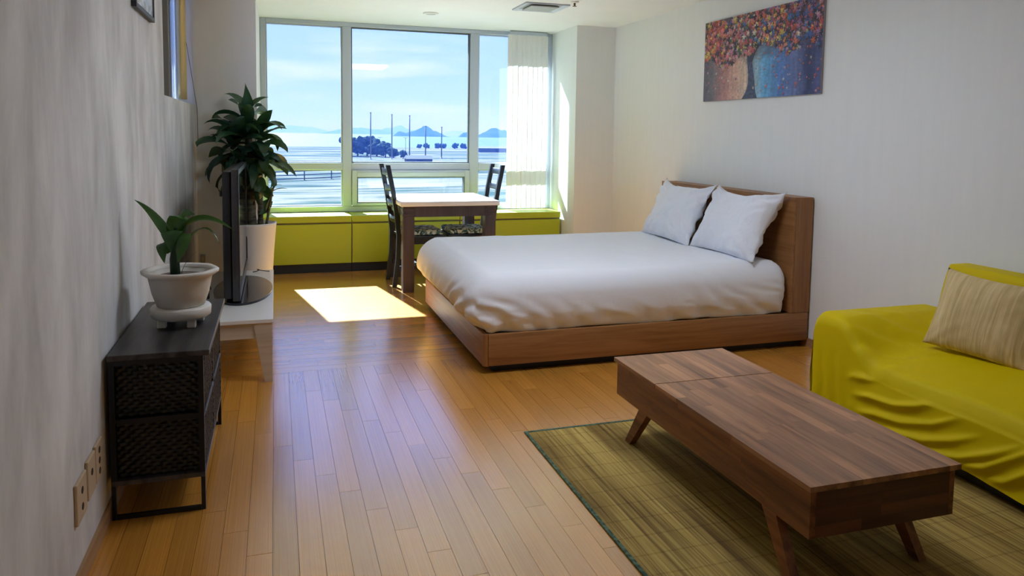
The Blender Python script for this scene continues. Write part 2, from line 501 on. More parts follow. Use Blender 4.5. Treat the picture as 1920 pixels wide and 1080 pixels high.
FILL_STRENGTH = 9.5  # added fill light: an unseen ceiling fixture that lifts the room above daylight
M_FILL = bpy.data.materials.new('fill_lamp_diffuser'); M_FILL.use_nodes = True
bsdf(M_FILL).inputs['Base Color'].default_value = (0.8, 0.8, 0.8, 1)
bsdf(M_FILL).inputs['Emission Color'].default_value = (0.92, 1.0, 1.16, 1); bsdf(M_FILL).inputs['Emission Strength'].default_value = FILL_STRENGTH
cl = thing('fill_lamp', 'added unseen square fill lamp on the ceiling over the middle of the room', 'lamp', (1.37, 3.25, ZC))
MB().box((-0.37, -0.37, -0.030), (0.37, 0.37, -0.0005), 0.004, 1).build('housing', M_WHT, cl)
MB().box((-0.34, -0.34, -0.060), (0.34, 0.34, -0.0305), 0.012, 2).build('diffuser', M_FILL, cl, auto=40)

# ------------------------------------------------------------------ painting on the right wall
def make_painting(name, label, W_, H_, painter, nx, nz_, thick, rim):
    root = thing(name, label, 'painting')
    us = (np.arange(nx + 1)) / nx; vs = (np.arange(nz_ + 1)) / nz_
    U, V = np.meshgrid(us, vs, indexing='ij')
    C_ = painter(U, V)
    verts = np.stack([(U - 0.5) * W_, np.full_like(U, -thick), (V - 0.5) * H_], -1).reshape(-1, 3)
    idx = np.arange((nx + 1) * (nz_ + 1)).reshape(nx + 1, nz_ + 1)
    faces = np.stack([idx[:-1, :-1], idx[1:, :-1], idx[1:, 1:], idx[:-1, 1:]], -1).reshape(-1, 4)
    me = bpy.data.meshes.new('print'); me.from_pydata(verts.tolist(), [], faces.tolist())
    ca = me.color_attributes.new('paint', 'FLOAT_COLOR', 'POINT')
    full = np.ones((len(verts), 4), np.float32); full[:, :3] = C_.reshape(-1, 3)
    ca.data.foreach_set('color', full.ravel())
    m = mat(name + '_print', (0.5, 0.5, 0.5), 0.55)
    at = N(m.node_tree, 'ShaderNodeVertexColor'); at.layer_name = 'paint'
    setcol(m, at.outputs[0])
    link('print', me, m, root)
    MB().box((-W_ / 2, -thick + 0.0006, -H_ / 2), (W_ / 2, -0.0005, H_ / 2)).build('canvas', rim, root)
    return root

def vnoise(U, V, f, seed):
    out = np.zeros_like(U); amp = 1.0; tot = 0
    for o in range(4):
        r_ = np.random.default_rng(seed + o)
        n = 64; g_ = r_.random((n, n))
        x = (U * f * 2 ** o) % (n - 1); y = (V * f * 2 ** o) % (n - 1)
        xi = x.astype(int); yi = y.astype(int); fx = x - xi; fy = y - yi
        fx = fx * fx * (3 - 2 * fx); fy = fy * fy * (3 - 2 * fy)
        a = g_[xi, yi] * (1 - fx) + g_[xi + 1, yi] * fx
        b = g_[xi, yi + 1] * (1 - fx) + g_[xi + 1, yi + 1] * fx
        out += amp * (a * (1 - fy) + b * fy); tot += amp; amp *= 0.55
    return out / tot

def srgb(*c):
    c = np.array(c, float) / 255.0
    return np.where(c <= 0.04045, c / 12.92, ((c + 0.055) / 1.055) ** 2.4)

def tree_painter(U, V):
    A = 2.19
    C_ = np.zeros(U.shape + (3,))
    keys = [(0.0, (92, 88, 98)), (0.10, (112, 105, 112)), (0.20, (172, 120, 118)), (0.33, (205, 160, 140)), (0.41, (216, 190, 168)),
            (0.455, (80, 92, 120)), (0.50, (150, 190, 210)), (0.57, (92, 172, 222)), (0.70, (70, 120, 190)), (0.82, (96, 112, 170)), (0.91, (38, 52, 100)), (0.95, (62, 74, 128)), (1.0, (78, 88, 140))]
    ku = np.array([k for k, _ in keys]); kc = np.array([srgb(*c) for _, c in keys])
    Uw = U + 0.03 * (vnoise(U, V, 9, 3) - 0.5)
    for i in range(3): C_[..., i] = np.interp(Uw, ku, kc[:, i])
    C_ *= (0.62 + 0.76 * vnoise(U * 7, V * 0.8, 8, 5))[..., None]
    dark = srgb(44, 46, 66)
    top = np.clip((V - 0.40 - 0.16 * np.abs(U - 0.45) + 0.2 * (vnoise(U, V, 12, 9) - 0.5)) / 0.2, 0, 1)
    tb = srgb(84, 74, 92)
    C_ = C_ * (1 - top[..., None]) + tb * (0.4 + 1.1 * vnoise(U, V, 30, 12))[..., None] * top[..., None]
    # trunk and branches
    tx = 0.452 + 0.012 * np.sin(V * 9)
    wd = 0.020 + 0.05 * np.exp(-V * 9) + 0.03 * np.clip(V - 0.42, 0, 1)
    tm = (np.abs(U - tx) < wd) & (V < 0.62)
    tcx = srgb(64, 74, 104) * (0.4 + 1.3 * vnoise(U * 3, V, 40, 14))[..., None]
    C_[tm] = tcx[tm]
    for s_, x1, y1 in ((1, 0.60, 0.78), (-1, 0.33, 0.75), (1, 0.52, 0.85), (-1, 0.42, 0.9)):
        tt = np.clip((V - 0.42) / (y1 - 0.42), 0, 1)
        bx = 0.452 + (x1 - 0.452) * tt ** 1.3
        bmk = (np.abs(U - bx) < 0.014 * (1.2 - tt)) & (V > 0.42) & (V < y1)
        C_[bmk] = srgb(52, 60, 84)
    pal = [srgb(*c) for c in ((205, 90, 90), (226, 120, 130), (232, 150, 150), (228, 110, 60), (235, 150, 70), (232, 205, 90), (205, 190, 110), (60, 96, 170), (62, 130, 200), (70, 70, 130), (150, 120, 170), (190, 120, 150), (205, 175, 190), (60, 100, 80), (220, 210, 190), (190, 60, 70))]
    r_ = np.random.default_rng(5)
    def dab(cx, cy, rad, col, pet=5):
        du = (U - cx) * A; dv = V - cy
        rr = np.hypot(du, dv); th = np.arctan2(dv, du) + r_.random() * 6
        lim = rad * (0.72 + 0.28 * np.cos(pet * th))
        mk = rr < lim
        sh = (0.62 + 0.5 * np.clip((dv - du * 0.4) / rad * 0.5 + 0.5, 0, 1.2))
        C_[mk] = (col[None] * sh[mk][:, None])
        mk2 = (rr < lim * 1.25) & ~mk & (dv < 0)
        C_[mk2] *= 0.45
    zones = lambda u: [0, 3, 4, 1, 15, 5] if u < 0.25 else ([1, 2, 11, 5, 6, 13, 14, 0] if u < 0.5 else ([0, 1, 3, 2, 8, 5, 4] if u < 0.75 else [8, 7, 10, 9, 11, 0, 3]))
    def low_edge(u):
        return 0.50 + 0.10 * math.exp(-((u - 0.52) / 0.09) ** 2) - 0.10 * math.exp(-((u - 0.22) / 0.12) ** 2) + 0.04 * math.sin(u * 23)
    for k in range(1500):
        u = r_.random(); v = low_edge(u) + r_.random() ** 0.9 * 0.58
        if v > 1.02: continue
        cl_ = [zones(u), list(range(16))][int(r_.random() < 0.3)]
        # neighbouring dabs share a hue: clusters
        ci = int(vnoise(np.array([[u]]), np.array([[v]]), 16, 91)[0, 0] * 97) % len(cl_)
        col = pal[cl_[ci]] if r_.random() < 0.7 else pal[cl_[r_.integers(len(cl_))]]
        if r_.random() < 0.16: col = srgb(58, 52, 72)
        dab(u, v, r_.uniform(0.010, 0.046), col * r_.uniform(0.7, 1.1), int(r_.integers(4, 7)))
    for k in range(170):
        u = r_.random(); v = r_.random() ** 0.8 * 0.52
        if 0.40 < u < 0.48: continue
        dab(u, v, r_.uniform(0.006, 0.022), pal[[0, 1, 2, 12, 10, 14, 3][r_.integers(7)]] * r_.uniform(0.6, 1.0), 5)
    C_ *= (0.7 + 0.6 * vnoise(U, V, 60, 20))[..., None]
    g_ = C_.mean(-1, keepdims=True)
    return np.clip((g_ + (C_ - g_) * 0.9) * 0.95, 0.004, 1)
pt = make_painting('tree_painting', 'unframed canvas painting of a tree in colourful blossom on the right wall', 1.355, 0.62, tree_painter, 380, 174, 0.018, mat('canvas_edge', (0.28, 0.26, 0.28), 0.8))
pt.location = (XR - 0.0005, (5.291 + 3.936) / 2, 1.95); pt.rotation_euler = (0, 0, -math.pi / 2)

def small_painter(U, V):
    C_ = np.zeros(U.shape + (3,))
    n = vnoise(U, V, 7, 44)[..., None]
    C_[:] = srgb(150, 176, 205) * (1 - n) + srgb(226, 232, 236) * n
    m_ = vnoise(U, V, 11, 47) > 0.58
    C_[m_] = C_[m_] * srgb(215, 205, 190)
    return np.clip(C_, 0.01, 1)
sp_ = make_painting('small_picture', 'small dark framed pale blue picture high on the left wall', 0.46, 0.36, small_painter, 60, 48, 0.016, mat('picture_backing', (0.1, 0.1, 0.1), 0.7))
sp_.location = (XL + 0.0005, 3.745, 1.875 + 0.19); sp_.rotation_euler = (0, 0, math.pi / 2)
g = MB()
for q in ((-0.25, 0.25, -0.20, -0.18), (-0.25, 0.25, 0.18, 0.20), (-0.25, -0.23, -0.18, 0.18), (0.23, 0.25, -0.18, 0.18)):
    g.box((q[0], -0.022, q[2]), (q[1], -0.0005, q[3]), 0.001, 1)
g.build('frame', mat('picture_frame_dark', (0.03, 0.035, 0.045), 0.5), sp_)

# ------------------------------------------------------------------ bed
M_OAK = wood('oak_veneer', (0.20, 0.086, 0.026), (0.33, 0.155, 0.055), 0, rough=0.42, fine=34.0)
M_OAKV = wood('oak_veneer_upright', (0.20, 0.086, 0.026), (0.33, 0.155, 0.055), 2, rough=0.42, fine=34.0)
M_OAKY = wood('oak_veneer_cross', (0.20, 0.086, 0.026), (0.33, 0.155, 0.055), 1, rough=0.42, fine=34.0)
M_PLINTH = mat('plinth_black', (0.01, 0.009, 0.008), 0.6)
M_SHEET = mat('white_cotton', (0.80, 0.825, 0.88), 0.8, spec=0.2, sheen=0.15)
v_ = coords(M_SHEET, (5, 5, 5)); _, hh = noise_ramp(M_SHEET, v_, 1.0, [(0.3, (0, 0, 0)), (0.7, (1, 1, 1))], 5.0, 0.55, 0.6); bump(M_SHEET, hh, 0.22, 0.02)
BX0, BX1, BY0, BY1, BZ = 1.105, 3.295, 3.955, 5.675, 0.228
bed = thing('double_bed', 'oak double bed frame with a tall headboard against the right wall', 'bed', (0, 0, 0))
MB().box((BX0 + 0.07, BY0 + 0.05, 0.0005), (BX1 - 0.01, BY1 - 0.05, 0.0445)).build('plinth', M_PLINTH, bed)
MB().box((BX0 + 0.022, BY0, 0.045), (BX1, BY0 + 0.03, BZ), 0.004, 2).build('side_rail', M_OAK, bed, auto=40)
MB().box((BX0 + 0.022, BY1 - 0.03, 0.045), (BX1, BY1, BZ), 0.004, 2).build('side_rail', M_OAK, bed, auto=40)
MB().box((BX0, BY0 + 0.022, 0.045), (BX0 + 0.03, BY1 - 0.022, BZ), 0.004, 2).build('foot_rail', M_OAKY, bed, auto=40)
for yy, sg in ((BY0, 1), (BY1, -1)):
    pts = [(BX0 + 0.0295, yy + sg * 0.0298), (BX0, yy + sg * 0.0298)]
    for a in np.linspace(0, math.pi / 2, 7):
        pts.append((BX0 + 0.024 - 0.024 * math.cos(a), yy + sg * (0.024 - 0.024 * math.sin(a))))
    pts.append((BX0 + 0.0295, yy))
    MB().prism(pts, 0.045, BZ).build('corner_post', M_OAKV, bed, auto=30)
MB().box((BX0 + 0.03, BY0 + 0.03, 0.14), (3.155, BY1 - 0.03, 0.205)).build('slat_deck', M_PLINTH, bed)
MB().box((3.155, BY0 + 0.0, BZ + 0.001), (3.170, BY1, 0.978), 0.002, 1).build('headboard_face', M_OAKY, bed)
MB().box((3.1705, BY0, BZ + 0.001), (3.298, BY0 + 0.02, 0.978), 0.002, 1).build('headboard_side', M_OAKV, bed)
MB().box((3.1705, BY1 - 0.02, BZ + 0.001), (3.298, BY1, 0.978), 0.002, 1).build('headboard_side', M_OAKV, bed)
MB().box((3.1705, BY0 + 0.0205, 0.958), (3.298, BY1 - 0.0205, 0.978), 0.002, 1).build('headboard_top', M_OAKY, bed)

def fbm(x, y, z, s=1.0):
    return noise.fractal(Vector((x * s, y * s, z * s)), 1.0, 2.0, 4)
def rounded_shell(lo, hi, r, n, disp):
    """rounded box surface, gridded, then displaced"""
    g = MB(); cx = [(a + b) / 2 for a, b in zip(lo, hi)]; hx = [(b - a) / 2 for a, b in zip(lo, hi)]
    rr = r
    for ax in range(3):
        for sg in (-1, 1):
            u_, w_ = (ax + 1) % 3, (ax + 2) % 3
            def fn(a, b):
                p = [0, 0, 0]; p[ax] = sg * hx[ax]; p[u_] = (2 * a - 1) * hx[u_]; p[w_] = (2 * b - 1) * hx[w_]
                inner = [max(-(hx[k] - rr[k]), min(hx[k] - rr[k], p[k])) for k in range(3)]
                d = Vector([(p[k] - inner[k]) / rr[k] for k in range(3)])
                if d.length > 1e-6: d.normalize()
                q = Vector([inner[k] + d[k] * rr[k] + cx[k] for k in range(3)])
                nn = Vector([d[k] / rr[k] for k in range(3)])
                if nn.length > 1e-6: nn.normalize()
                return disp(q, nn)
            g.grid(fn, n[u_], n[w_])
    return g
MX0, MX1, MY0, MY1, MZ0, MZ1 = 1.075, 3.148, 3.970, 5.640, 0.2295, 0.560
def mdisp(q, n):
    x, y, z = q
    zz = (z - MZ0) / (MZ1 - MZ0)
    k = math.sin(math.pi * min(1, max(0, zz)) ** 0.8)
    q = q.copy()
    if z < MZ0:
        q.z = MZ0 + 0.004 * math.sin(9 * (x + y)); zz = 0.0
        if n.z < 0: n = Vector((n.x, n.y, 0)); n = n.normalized() if n.length > 0.1 else Vector((0, 0, -1))
    side = 1 - abs(n.z)
    # soft bulge of the sides, sheet tucked in towards the rails
    if side > 0.05:
        q.y += (-1 if n.y < 0 else 1) * abs(n.y) * 0.022 * k
        tfoot = 0.055 * k if n.x < 0 else 0.0
        q.x += (-1 if n.x < 0 else 1) * abs(n.x) * tfoot
        tuck = sstep(0.35, 0.0, zz)
        q.y += (1 if n.y < 0 else -1) * abs(n.y) * 0.012 * tuck
        q.x += (1 if n.x < 0 else -1) * abs(n.x) * (0.050 if n.x < 0 else 0.01) * tuck
        # hanging folds, stronger low down and towards the foot corner
        sarc = x if abs(n.y) > abs(n.x) else y
        near = math.exp(-((x - MX0) / 0.45) ** 2)
        low = sstep(0.75, 0.05, zz)
        ph = 34 * sarc + 14.0 * zz + 6.0 * fbm(x, y, zz, 1.5)
        w_ = (0.0050 + 0.0085 * near) * (0.15 + low) * side * (0.4 + max(0, fbm(x, y, 4.0, 2.1)) * 1.6)
        q += n * (w_ * math.sin(ph))
    else:
        q.z += 0.010 * fbm(x, y, 1.0, 1.1) + 0.0025 * fbm(x, y, 7.0, 5.0)
        ex = min(x - MX0, MX1 - x, y - MY0, MY1 - y)
        q.z += 0.014 * sstep(0.1, 0.7, ex)
    return q
g = rounded_shell((MX0, MY0, MZ0 - 0.12), (MX1, MY1, MZ1), (0.10, 0.085, 0.12), (130, 104, 44), mdisp)
mt_ = g.build('mattress', M_SHEET, None, True, weld=0.0006)
tag(mt_, 'thick mattress under a fitted white cotton sheet on the oak bed', 'mattress')

M_PIL = mat('pillow_cotton', (0.78, 0.815, 0.89), 0.85, spec=0.2, sheen=0.15)
v_ = coords(M_PIL, (9, 9, 9)); _, hh = noise_ramp(M_PIL, v_, 1.0, [(0.3, (0, 0, 0)), (0.7, (1, 1, 1))], 4.0, 0.5, 1.2); bump(M_PIL, hh, 0.55, 0.03)
def pillow(name, label, W_, H_, T_, m, seed, cat='pillow', group=None, ear=0.10, wr=0.034):
    root = thing(name, label, cat, group=group)
    g = MB()
    for sg in (-1, 1):
        def fn(a, b):
            u, v = 2 * a - 1, 2 * b - 1
            x = u * W_ / 2 * (1 - ear * (1 - v * v) * abs(u) ** 3 * 0.9)
            y = v * H_ / 2 * (1 - ear * (1.9 if v > 0 else 0.5) * (1 - u * u) ** 0.8 * abs(v) ** 3)
            tt = max(0.0, (1 - abs(u) ** 2.6)) ** 0.62 * max(0.0, (1 - abs(v) ** 2.6)) ** 0.62
            f_ = min(1.0, tt * 3)
            rad = math.atan2(v, u)
            fold = wr * f_ * (fbm(x * 3 + seed, y * 3, sg * 2.0, 1.6)) + 0.6 * wr * f_ * math.sin(16 * (abs(u) - abs(v)) + 4 * fbm(x + seed, y, 3, 4)) * max(0, abs(u * v)) ** 0.7
            return (x, sg * (T_ / 2 * tt) + fold, y)
        g.grid(fn, 44, 32)
    g.build('pillowcase', m, root, True, weld=0.0004)
    return root
pA = pillow('bed_pillow', 'white pillow leaning on the headboard nearer the window', 0.83, 0.52, 0.17, M_PIL, 1.0, group='bed pillows', ear=0.17)
pB = pillow('bed_pillow', 'white pillow leaning on the headboard nearer the sofa', 0.80, 0.52, 0.18, M_PIL, 9.0, group='bed pillows', ear=0.17)
for p_, y_, z_, rx, rz in ((pA, 5.16, 0.782, 26, 93), (pB, 4.38, 0.786, 27, 91)):
    p_.location = (3.005, y_, z_)
    p_.rotation_euler = (Matrix.Rotation(math.radians(-rz), 3, 'Z') @ Matrix.Rotation(math.radians(-rx), 3, 'X')).to_euler()
# ------------------------------------------------------------------ dining table
M_TBROWN = wood('table_brown_wood', (0.042, 0.028, 0.032), (0.072, 0.050, 0.056), 2, rough=0.38)
M_TTOP = mat('white_stone_top', (0.82, 0.78, 0.76), 0.22)
TX0, TX1, TY0, TY1 = 0.998, 1.862, 6.19, 7.08
dt = thing('dining_table', 'dark brown dining table with a white top beside the window bench', 'table', ((TX0 + TX1) / 2, (TY0 + TY1) / 2, 0))
hx_, hy_ = (TX1 - TX0) / 2, (TY1 - TY0) / 2
MB().box((-hx_, -hy_, 0.738), (hx_, hy_, 0.778), 0.004, 2).build('tabletop', M_TTOP, dt, auto=40)
LS = 0.096
for sx_ in (-1, 1):
    for sy_ in (-1, 1):
        g = MB()
        cx_, cy_ = sx_ * (hx_ - 0.025 - LS / 2), sy_ * (hy_ - 0.03 - LS / 2)
        g.box((cx_ - LS / 2, cy_ - LS / 2, 0.0005), (cx_ + LS / 2, cy_ + LS / 2, 0.655), 0.003, 1)
        z = 0.655
        for k in range(4):
            e_ = 0.005 if k % 2 == 0 else 0.0
            z2 = z + (0.0205 if k < 3 else 0.0205)
            g.box((cx_ - LS / 2 - e_, cy_ - LS / 2 - e_, z), (cx_ + LS / 2 + e_, cy_ + LS / 2 + e_, z2), 0.002, 1)
            z = z2
        g.build('leg', M_TBROWN, dt)
ax_, ay_ = hx_ - 0.025 - LS, hy_ - 0.03 - LS
for sy_ in (-1, 1):
    MB().box((-ax_ - 0.0, sy_ * (hy_ - 0.045) - 0.011, 0.645), (ax_, sy_ * (hy_ - 0.045) + 0.011, 0.737)).build('apron', M_TBROWN, dt)
for sx_ in (-1, 1):
    MB().box((sx_ * (hx_ - 0.04) - 0.011, -ay_, 0.645), (sx_ * (hx_ - 0.04) + 0.011, ay_, 0.737)).build('apron', M_TBROWN, dt)

# ------------------------------------------------------------------ ladder-back chairs
M_CHAIR = mat('chair_black_brown', (0.012, 0.018, 0.028), 0.33)
M_PAD = mat('floral_pad', (0.5, 0.55, 0.5), 0.85)
v_ = coords(M_PAD, (9, 9, 9))
c_, _ = noise_ramp(M_PAD, v_, 2.2, [(0.40, (0.008, 0.035, 0.055)), (0.49, (0.06, 0.17, 0.20)), (0.55, (0.50, 0.62, 0.64)), (0.70, (0.70, 0.78, 0.78))], 3.0, 0.5, 1.5)
setcol(M_PAD, c_)
def make_chair(label, loc, rz):
    """front towards +x, origin on the floor under the seat centre"""
    ch = thing('dining_chair', label, 'chair', loc, rz, 'ladder-back dining chairs')
    for s_ in (-1, 1):
        y = s_ * 0.182
        g = MB()
        prof = [(-0.225, 0.0005), (-0.195, 0.25), (-0.188, 0.46), (-0.205, 0.62), (-0.240, 0.85), (-0.285, 1.075)]
        for (xa, za), (xb, zb) in zip(prof, prof[1:]):
            w_ = 0.019
            g.hexa([(xa - w_, y - 0.017, za), (xa + w_, y - 0.017, za), (xa + w_, y + 0.017, za), (xa - w_, y + 0.017, za),
                    (xb - w_, y - 0.017, zb), (xb + w_, y - 0.017, zb), (xb + w_, y + 0.017, zb), (xb - w_, y + 0.017, zb)])
        g.build('rear_leg', M_CHAIR, ch)
        MB().box((0.165, y - 0.02, 0.0005), (0.203, y + 0.018, 0.428), 0.003, 1).build('front_leg', M_CHAIR, ch)
        MB().box((-0.180, y - 0.011, 0.15), (0.164, y + 0.011, 0.185), 0.002, 1).build('stretcher', M_CHAIR, ch)
        MB().box((-0.168, y - 0.010, 0.375), (0.164, y + 0.010, 0.428)).build('seat_rail', M_CHAIR, ch)
    MB().box((0.172, -0.162, 0.375), (0.194, 0.162, 0.428)).build('seat_rail', M_CHAIR, ch)
    MB().box((-0.012, -0.170, 0.155), (0.012, 0.170, 0.180), 0.002, 1).build('stretcher', M_CHAIR, ch)
    MB().box((-0.168, -0.205, 0.4285), (0.222, 0.205, 0.450), 0.006, 2).build('seat', M_CHAIR, ch, auto=40)
    for z in (0.565, 0.705, 0.845, 0.985):
        xx = -0.188 - 0.097 * max(0, (z + 0.02 - 0.46) / 0.615) ** 1.2
        g = MB().grid(lambda u, v: (xx - 0.016 * math.sin(math.pi * u) - 0.006 * v, -0.166 + 0.332 * u, z + (0.055) * v), 10, 2)
        b_ = g.build('back_slat', M_CHAIR, ch, True)
        sm = b_.modifiers.new('thick', 'SOLIDIFY'); sm.thickness = 0.014; sm.offset = 0
    g = rounded_shell((-0.160, -0.195, 0.4505), (0.215, 0.195, 0.498), (0.022, 0.022, 0.022), (18, 18, 4), lambda q, n: q + Vector((0, 0, 0.006 * fbm(q.x, q.y, 0, 6) if n.z > 0.5 else 0)))
    g.build('seat_pad', M_PAD, ch, True, weld=0.0005)
    return ch
make_chair('black ladder-back chair at the left side of the dining table', (1.212, 6.668, 0), 0.02)
make_chair('black ladder-back chair at the right side of the dining table', (1.700, 6.690, 0), math.pi - 0.02)

# ------------------------------------------------------------------ TV bench, TV and what stands there
M_STAND = mat('stand_white_lacquer', (0.74, 0.74, 0.73), 0.28)
M_STANDW = wood('stand_pale_wood', (0.44, 0.37, 0.28), (0.56, 0.48, 0.38), 0, rough=0.5)
SX0, SX1, SY0, SY1, SZ = -0.50, -0.020, 4.14, 5.655, 0.347
ts = thing('television_bench', 'low white television bench with tapered legs along the left wall', 'bench', ((SX0 + SX1) / 2, (SY0 + SY1) / 2, 0))
hx_, hy_ = (SX1 - SX0) / 2, (SY1 - SY0) / 2
MB().box((-hx_, -hy_, SZ - 0.022), (hx_, hy_, SZ), 0.002, 1).build('top_board', M_STAND, ts)
for sx_ in (-1, 1):
    for sy_ in (-1, 1):
        xo, yo = sx_ * (hx_ - 0.006), sy_ * (hy_ - 0.006)
        def ring(wx, wy, z):
            x1 = xo - sx_ * wx; y1 = yo - sy_ * wy
            xs_, ys_ = sorted((xo, x1)), sorted((yo, y1))
            return [(xs_[0], ys_[0], z), (xs_[1], ys_[0], z), (xs_[1], ys_[1], z), (xs_[0], ys_[1], z)]
        MB().hexa(ring(0.040, 0.035, 0.0005) + ring(0.095, 0.060, SZ - 0.0225)).build('leg', M_STANDW, ts)
for sy_ in (-1, 1):
    MB().box((-hx_ + 0.09, sy_ * (hy_ - 0.022) - 0.009, SZ - 0.105), (hx_ - 0.09, sy_ * (hy_ - 0.022) + 0.009, SZ - 0.0225)).build('apron', M_STANDW, ts)
for sx_ in (-1, 1):
    MB().box((sx_ * (hx_ - 0.022) - 0.009, -hy_ + 0.06, SZ - 0.105), (sx_ * (hx_ - 0.022) + 0.009, hy_ - 0.06, SZ - 0.0225)).build('apron', M_STANDW, ts)

M_TVB = mat('tv_black', (0.008, 0.009, 0.013), 0.35)
M_TVG = mat('tv_bezel', (0.035, 0.034, 0.038), 0.28)
M_SCR = mat('tv_screen', (0.006, 0.006, 0.008), 0.06)
tv = thing('television', 'black flat screen television seen edge-on on the white bench', 'television', (-0.205, 5.11, SZ))
TL, TZ0, TZ1 = 0.615, 0.028, 0.785
MB().box((-0.085, -TL + 0.012, TZ0 + 0.01), (-0.036, TL - 0.012, TZ1 - 0.01), 0.012, 3).build('back_shell', M_TVB, tv, auto=40)
MB().box((-0.035, -TL, TZ0), (-0.002, TL, TZ1), 0.003, 2).build('panel_shell', M_TVG, tv, auto=40)
g = MB()
for q in ((-TL, TL, TZ0, TZ0 + 0.055), (-TL, TL, TZ1 - 0.03, TZ1), (-TL, -TL + 0.03, TZ0 + 0.055, TZ1 - 0.03), (TL - 0.03, TL, TZ0 + 0.055, TZ1 - 0.03)):
    g.box((-0.0018, q[0], q[2]), (0.006, q[1], q[3]), 0.001, 1)
g.build('bezel', M_TVG, tv)
MB().box((-0.0018, -TL + 0.03, TZ0 + 0.055), (0.001, TL - 0.03, TZ1 - 0.03)).build('screen', M_SCR, tv)
pts = [(0.18 * math.cos(a), 0.44 * math.sin(a) - 0.17) for a in np.linspace(-math.pi / 2, math.pi / 2, 24)] + [(-0.17 * math.cos(a), 0.44 * math.sin(a) - 0.17) for a in np.linspace(math.pi / 2, -math.pi / 2, 24)][1:-1]
MB().prism(pts, 0.0005, 0.014).build('base_plate', mat('tv_base_gloss', (0.012, 0.016, 0.024), 0.08), tv, auto=40)
MB().box((-0.062, -0.18, 0.0145), (-0.020, 0.18, 0.05), 0.004, 1).build('neck', M_TVB, tv)
MB().box((-0.100, -0.58, 0.63), (-0.0855, -0.555, 0.665), 0.004, 1).build('port_cap', M_TVB, tv)
M_BOX = mat('box_black_plastic', (0.012, 0.012, 0.014), 0.4)
sb = thing('set_top_box', 'small black set-top box behind the television', 'box', (-0.437, 4.62, SZ))
MB().box((-0.055, -0.10, 0.0045), (0.055, 0.10, 0.040), 0.005, 2).build('case', M_BOX, sb, auto=40)
for sx_ in (-1, 1):
    for sy_ in (-1, 1):
        MB().tube([(sx_ * 0.04, sy_ * 0.08, 0.0005), (sx_ * 0.04, sy_ * 0.08, 0.0044)], 0.009, 10).build('foot', M_BOX, sb)
ca_ = MB().tube([(-0.435 + 0.03 * math.cos(a * 1.9) + 0.001 * a, 4.80 + 0.05 * math.sin(a * 1.9) + 0.03 * a, SZ + 0.006 + 0.075 * (1 - math.cos(a * 1.9)) * (0.5 + 0.1 * math.sin(a))) for a in np.linspace(0, 8.2, 90)], 0.0034, 6).build('cable_loop', M_BOX, None, True)
tag(ca_, 'tangle of black cable lying behind the television', 'cable')
cb_ = MB().tube([(-0.16 + 0.10 * u + 0.02 * math.sin(u * 9), 5.56 + 0.03 * math.sin(u * 7), SZ + 0.0040 + 0.018 * math.sin(math.pi * u) ** 2) for u in np.linspace(0, 1, 30)], 0.0032, 6).build('thin_cable', M_BOX, None, True)
tag(cb_, 'short black cable at the far end of the white bench', 'cable')

# ------------------------------------------------------------------ black cabinet with woven drawers
M_BLKW = wood('black_stained_wood', (0.006, 0.005, 0.005), (0.060, 0.055, 0.055), 1, rough=0.42, fine=22.0)
M_BLKM = mat('black_metal', (0.006, 0.006, 0.007), 0.45, 0.3)
M_WEAVE = mat('woven_black_fibre', (0.020, 0.017, 0.015), 0.45)
v_ = coords(M_WEAVE, (40, 40, 40)); c_, _ = noise_ramp(M_WEAVE, v_, 1.0, [(0.35, (0.002, 0.002, 0.002)), (0.70, (0.028, 0.025, 0.023))], 3.0); setcol(M_WEAVE, c_)
KX0, KX1, KY0, KY1 = -0.551, -0.250, 2.772, 3.600
cb = thing('drawer_cabinet', 'black cabinet with woven drawers and metal legs against the left wall', 'cabinet', (0, 0, 0))
ZT = 0.584
MB().box((KX0 - 0.002, KY0 - 0.010, ZT - 0.020), (KX1 + 0.022, KY1 + 0.014, ZT), 0.002, 1).build('top_board', M_BLKW, cb)
MB().box((KX0, KY0, 0.122), (KX1, KY1, 0.138)).build('bottom_board', M_BLKW, cb)
MB().box((KX0, KY0 + 0.02, 0.139), (KX0 + 0.012, KY1 - 0.02, ZT - 0.0205)).build('back_panel', M_BLKW, cb)
for yy in (KY0, (KY0 + KY1) / 2 - 0.009, KY1 - 0.018):
    for xx in ((KX0, KX0 + 0.018), (KX1 - 0.018, KX1)):
        if xx[0] == KX0 and KY0 < yy < KY1 - 0.02: continue
        MB().box((xx[0], yy, 0.1385), (xx[1], yy + 0.018, ZT - 0.0205)).build('post', M_BLKM, cb)
for yy in (KY0, KY1 - 0.018):
    MB().box((KX0 + 0.0185, yy, 0.338), (KX1 - 0.0185, yy + 0.016, 0.356)).build('side_rail', M_BLKM, cb)
    MB().box((KX0 + 0.0185, yy, 0.545), (KX1 - 0.0185, yy + 0.016, 0.563)).build('side_rail', M_BLKM, cb)
    # metal leg loop
    g = MB()
    g.box((KX0, yy, 0.0005), (KX0 + 0.014, yy + 0.014, 0.1215)); g.box((KX1 - 0.014, yy, 0.0005), (KX1, yy + 0.014, 0.1215))
    g.box((KX0 + 0.0145, yy, 0.0005), (KX1 - 0.0145, yy + 0.014, 0.0145))
    g.build('leg_frame', M_BLKM, cb)
